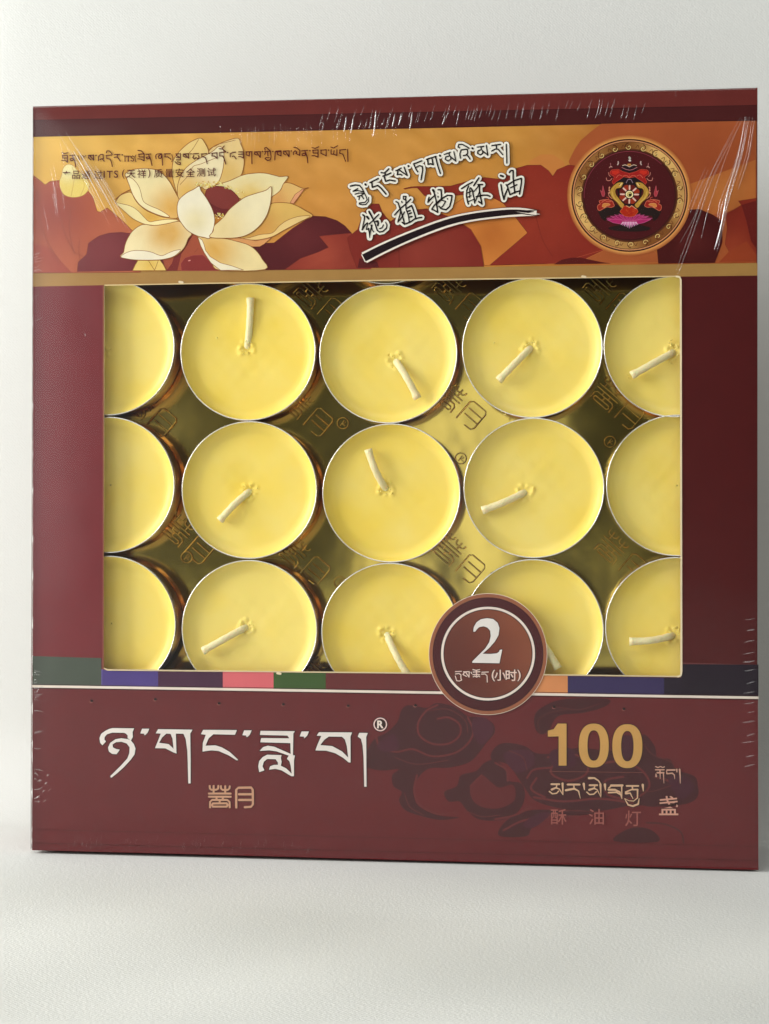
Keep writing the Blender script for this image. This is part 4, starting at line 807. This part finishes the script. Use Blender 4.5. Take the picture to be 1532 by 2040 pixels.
def wax_mesh(seed, wx=0., wy=0.):
    rw = random.Random(seed); prof = []
    for k in range(64):
        u = k / 63; r = .0002 + u * (Rr - .00034 - .0002)
        prof.append((r, CH - .0026 + .0017 * max(0, (u - .80) / .20) ** 2.3 - .00015 * math.cos(u * 3)))
    V, Fc = lathe(prof, 128)
    ph = [rw.uniform(0, 6) for _ in range(5)]; o = []
    for x, y, z in V:
        f = max(0, 1 - (x * x + y * y) / (.0165 ** 2))
        z += f * (.00010 * math.sin(x * 330 + ph[0]) * math.cos(y * 290 + ph[1]) + .00003 * math.sin(x * 1200 + ph[2]) * math.sin(y * 1100 + ph[3]))
        d = math.hypot(x - wx, y - wy); a = math.atan2(y - wy, x - wx)
        z += .00032 * math.exp(-((d - .0019 - .0003 * math.sin(3 * a + ph[4])) / .0006) ** 2) * (.6 + .4 * math.sin(2 * a + ph[0]) + .3 * math.sin(7 * a + ph[1])) - .0003 * math.exp(-(d / .0012) ** 2)
        o.append((x, y, z))
    V = o
    n0 = len(V); V.append((0, 0, V[0][2])); Fc += [(i, (i + 1) % 128, n0) for i in range(128)]
    return mk('wax', V, Fc, WAX)
def wick_mesh(dx, dy, wav, sink=0.):
    """cotton wick rising from the wax and bent over towards (dx, dy)"""
    L = math.hypot(dx, dy); ux, uy = dx / L, dy / L; P = [] ; seed = dx * 9000
    for k in range(15):
        t = k / 14; r = L * (t ** 1.1); h = CH - .0034 + (.0030 - sink) * min(1, t * 1.7) ** .6 + wav * .0002 * math.sin(t * 5)
        s = wav * .0005 * math.sin(t * math.pi)
        P.append(Vector((ux * r - uy * s, uy * r + ux * s, h)))
    V = []; Fc = []; K = 10
    for i, p in enumerate(P):
        tg = (P[min(14, i + 1)] - P[max(0, i - 1)]).normalized(); sd = tg.cross(Vector((0, 0, 1))).normalized(); up = sd.cross(tg)
        R = .00096 * (1.15 if i > 12 else 1.) * (1 + .05 * math.sin(i * 2.1 + seed))
        for j in range(K):
            t = 2 * math.pi * j / K; q = p + sd * math.cos(t) * R + up * math.sin(t) * R * .72; V.append(tuple(q))
    for i in range(14):
        for j in range(K): Fc.append((i * K + j, i * K + (j + 1) % K, (i + 1) * K + (j + 1) % K, (i + 1) * K + j))
    Fc.append(tuple(range(14 * K, 15 * K)))
    return mk('wick', V, Fc, WICK)
def crumbs(x, y, n, rad, seed, parent):
    rc = random.Random(seed); V = []; Fc = []
    for k in range(n):
        t = rc.uniform(0, 6.28); r = rad * rc.uniform(.3, 1); s = rc.uniform(.00012, .0003); cx, cy, cz = x + r * math.cos(t), y + r * math.sin(t), CH - .0021
        o = len(V)
        for d in ((1, 0, 0), (-1, 0, 0), (0, 1, 0), (0, -1, 0), (0, 0, 1), (0, 0, -1)):
            V.append((cx + d[0] * s * rc.uniform(.6, 1.3), cy + d[1] * s * rc.uniform(.6, 1.3), cz + d[2] * s * .6))
        Fc += [tuple(o + i for i in f) for f in ((0, 2, 4), (2, 1, 4), (1, 3, 4), (3, 0, 4), (2, 0, 5), (1, 2, 5), (3, 1, 5), (0, 3, 5))]
    me = mk('wax_crumbs', V, Fc, CRUMB); o = bpy.data.objects.new('wax_crumbs', me); COL.objects.link(o); o.parent = parent
# (centre px, wick base px, wick tip px, label)
TL = [
 ((215, 692), (200, 700), (176, 742), 'yellow tealight cut off by the top left corner of the window'),
 ((493.5, 701), (490, 692), (497, 592), 'yellow tealight in the top row whose pale wick points straight up'),
 ((773, 705), (787, 718), (832, 794), 'yellow tealight in the middle of the top row, white wick pointing down to the right'),
 ((1060, 693), (1057, 692), (993, 758), 'yellow tealight in the top row, wick pointing down left beside a fleck of wax'),
 ((1345, 690), (1344, 700), (1258, 748), 'dim yellow tealight in the top right window corner, wick caked with wax crumbs'),
 ((215, 966), (178, 975), (150, 990), 'yellow tealight cut by the left window edge in the middle row'),
 ((496, 976), (496, 978), (437, 1037), 'yellow tealight in the middle row, short wick pointing down left'),
 ((779, 982), (768, 974), (733, 895), 'yellow tealight at the centre of the window, wick leaning up to the left'),
 ((1063, 972), (1046, 980), (960, 1017), 'yellow tealight right of the centre one, its long wick pointing left'),
 ((1350, 967), (1385, 975), (1410, 960), 'dim yellow tealight cut by the right window edge, no wick showing'),
 ((217, 1243), (178, 1255), (150, 1270), 'pale tealight in the bottom left window corner above the purple band'),
 ((496, 1253), (488, 1250), (404, 1297), 'yellow tealight in the bottom row above the pink band, wick pointing left and down'),
 ((777, 1260), (769, 1264), (812, 1345), 'tealight left of the round badge, wick running down out of the window'),
 ((1062, 1254), (1063, 1262), (1112, 1332), 'tealight partly hidden behind the round badge, wick tip showing beside it'),
 ((1348, 1251), (1342, 1266), (1254, 1278), 'dim tealight in the bottom right window corner, wick lying level to the left'),
 ((487, 427.5), (487, 430), (470, 470), 'sliver of tealight rim above the tealight whose wick points up'),
 ((770, 427.5), (770, 430), (790, 480), 'curved tealight rim peeping under the gold strip above the middle of the top row'),
]
rim_y = .0013
first = None
for i, (c, b0, b1, lab) in enumerate(TL):
    x, z = at(*c, rim_y)
    root = thing('tealight', lab, 'tealight', (x, rim_y + CH, z), 'yellow tealights packed in rows inside the box')
    root.rotation_euler = (math.radians(90), 0, 0)
    spin = rr.uniform(0, 6.28)
    cu = bpy.data.objects.new('cup', cup_me); ri = bpy.data.objects.new('rim', rim_me); bx0, bz0 = at(*b0, rim_y + .0015); tx, tz = at(*b1, rim_y + .0003)
    wx = bpy.data.objects.new('wax', wax_mesh(i, max(-.016, min(.016, bx0 - x)), bz0 - z))
    for o in (cu, ri, wx): COL.objects.link(o)
    cu.rotation_euler.z = spin
    cu.parent = root; ri.parent = cu; wx.parent = root
    wk = bpy.data.objects.new('wick', wick_mesh(tx - bx0, tz - bz0, rr.uniform(-1, 1), .0014 if i == 1 else (.0006 if i in (6, 8) else 0.))); COL.objects.link(wk); wk.parent = root
    wk.location = (max(-.016, min(.016, bx0 - x)), bz0 - z, 0)
    wx.location = (0, 0, 0)
    if i in (2, 4, 6, 11, 12, 13, 14, 3, 1, 7): crumbs(bx0 - x, bz0 - z, 18 if i != 4 else 40, .0022 if i != 4 else .0035, i, root)
    if i == 3: crumbs(-.0104, .0016, 3, .0003, 77, root); crumbs(-.0075, -.0172, 10, .0012, 78, root)
    if i == 4: crumbs(tx - x, tz - z, 12, .0015, 79, root)
    if i == 1: crumbs(-.009, .004, 2, .0003, 80, root)

# ------------------------------------------------------------------ backdrop: white cloth running flat, then up behind the box
CLOTH, nt, p = princ('white_cloth', (.77, .77, .735), .85)
p.inputs['Specular IOR Level'].default_value = .15
tcc = N(nt, 'ShaderNodeTexCoord')
wv = N(nt, 'ShaderNodeTexWave'); wv.inputs['Scale'].default_value = 640; wv.bands_direction = 'DIAGONAL'; wv.inputs['Distortion'].default_value = 2.5; wv.inputs['Detail'].default_value = 2; wv.inputs['Detail Scale'].default_value = 3
nz_ = N(nt, 'ShaderNodeTexNoise'); nz_.inputs['Scale'].default_value = 1500; nz_.inputs['Detail'].default_value = 4
nl = N(nt, 'ShaderNodeTexNoise'); nl.inputs['Scale'].default_value = 14; nl.inputs['Detail'].default_value = 3
for t in (wv, nz_, nl): nt.links.new(tcc.outputs['Object'], t.inputs['Vector'])
mu = N(nt, 'ShaderNodeMath'); mu.operation = 'MULTIPLY_ADD'; mu.inputs[1].default_value = .12
nt.links.new(wv.outputs['Fac'], mu.inputs[0]); nt.links.new(nz_.outputs[0], mu.inputs[2])
b1_ = N(nt, 'ShaderNodeBump'); b1_.inputs['Strength'].default_value = .17; b1_.inputs['Distance'].default_value = .0006; nt.links.new(mu.outputs[0], b1_.inputs['Height'])
nt.links.new(b1_.outputs[0], p.inputs['Normal'])
mc = N(nt, 'ShaderNodeMix'); mc.data_type = 'RGBA'; mc.inputs['A'].default_value = (.625, .64, .61, 1); mc.inputs['B'].default_value = (.67, .68, .65, 1)
nt.links.new(nl.outputs[0], mc.inputs['Factor']); nt.links.new(mc.outputs['Result'], p.inputs['Base Color'])
cv = []; cf = []
Rc = .03; y0 = D + .003
path = [(-1.2 + k * .03, 0.) for k in range(41)]
path = [(y, 0.) for y in list(np.linspace(-1.4, -.3, 40)) + list(np.linspace(-.294, y0 - .004, 90))]
for k in range(0, 15): t = k / 14 * math.radians(86); path.append((y0 + Rc * math.sin(t), Rc * (1 - math.cos(t))))
ye, ze = path[-1]
for k in range(1, 60): l = k * .02; path.append((ye + l * math.cos(math.radians(86)), ze + l * math.sin(math.radians(86))))
xs = np.array(list(np.linspace(-1.3, -.3, 24)) + list(np.linspace(-.29, .29, 118)) + list(np.linspace(.3, 1.3, 24)))
nr = len(path)
for k, (y, z) in enumerate(path):
    for x in xs:
        d = 0.
        if y < -.006: d = (.0007 * math.sin(x * 34 + y * 52 + .8) + .0008 * math.sin(y * 40 - x * 14 + 2) + .0004 * math.sin(x * 80 - y * 66)) * min(1, (-.006 - y) * 22)
        e = 0.
        if z > .03: e = .0035 * math.sin(x * 9 + 1.2) * math.sin(z * 6 + x * 3) * min(1, (z - .03) * 8)
        cv.append((float(x), y + abs(e), z + d - .0009 - .0014 * min(1, max(0, (-.006 - y) * 22))))
nxx = len(xs)
for k in range(nr - 1):
    for i in range(nxx - 1): o = k * nxx + i; cf.append((o, o + 1, o + nxx + 1, o + nxx))
bd = mesh('backdrop', cv, cf, CLOTH, None, True); bd['kind'] = 'structure'; bd.name = 'backdrop_cloth'

# ------------------------------------------------------------------ light
w = bpy.data.worlds.new('World'); sc.world = w; w.use_nodes = True; wn = w.node_tree
bg = wn.nodes['Background']; bg.inputs[1].default_value = 1.
tcw = wn.nodes.new('ShaderNodeTexCoord'); sp = wn.nodes.new('ShaderNodeSeparateXYZ'); wn.links.new(tcw.outputs['Generated'], sp.inputs[0])
mrw = wn.nodes.new('ShaderNodeMapRange'); mrw.inputs['From Min'].default_value = -.17; mrw.inputs['From Max'].default_value = -.8; mrw.inputs['To Min'].default_value = 0; mrw.inputs['To Max'].default_value = 1
wn.links.new(sp.outputs['X'], mrw.inputs[0])
mw = wn.nodes.new('ShaderNodeMix'); mw.data_type = 'RGBA'; mw.inputs['A'].default_value = (.045, .045, .035, 1); mw.inputs['B'].default_value = (.62, .63, .65, 1)
wn.links.new(mrw.outputs[0], mw.inputs['Factor']); wn.links.new(mw.outputs['Result'], bg.inputs[0])
def area(name, loc, tgt, sx, sy, power, col=(1, 1, 1)):
    l = bpy.data.lights.new(name, 'AREA'); l.shape = 'RECTANGLE'; l.size = sx; l.size_y = sy; l.energy = power; l.color = col
    o = bpy.data.objects.new(name, l); COL.objects.link(o); o.location = loc
    o.rotation_euler = (Vector(tgt) - Vector(loc)).to_track_quat('-Z', 'Y').to_euler()
    return o
area('window_light', (-.80, -.29, .36), (0, 0, .1), .36, .5, 9.2, (1, .985, .96))
area('left_haze_light', (-1.34, -1.9, .3), (-.1, 0, .1), 1.25, 1.6, 11, (1, .98, .97))  # unseen lamp added for the haze on the film's left side
area('room_fill_light', (.05, -.75, 1.3), (.02, 0, .05), 1.2, .7, 6.6, (.985, .995, 1))  # unseen overhead lamp, soft fill for the whole scene
area('small_reflection_light', (-.085, -1.5, .09), (0.02, 0, .1), .13, .32, .2, (1, 1, .92))

# ------------------------------------------------------------------ camera and render
cam = bpy.data.cameras.new('Camera'); co = bpy.data.objects.new('Camera', cam); COL.objects.link(co)
cam.sensor_fit = 'VERTICAL'; cam.sensor_height = 36; cam.sensor_width = 27; cam.lens = F / 2040 * 36
cam.clip_start = .01; cam.clip_end = 20
R_ = Matrix(((M[0][0], M[0][2], -M[0][1]), (M[1][0], M[1][2], -M[1][1]), (M[2][0], M[2][2], -M[2][1])))
co.matrix_world = Matrix.Translation(Vector(CP)) @ R_.to_4x4()
sc.camera = co
sc.render.engine = 'CYCLES'
sc.cycles.transparent_max_bounces = 24; sc.cycles.max_bounces = 8; sc.cycles.glossy_bounces = 6
sc.view_settings.view_transform = 'Standard'; sc.view_settings.look = 'None'; sc.view_settings.exposure = .07; sc.view_settings.gamma = 1
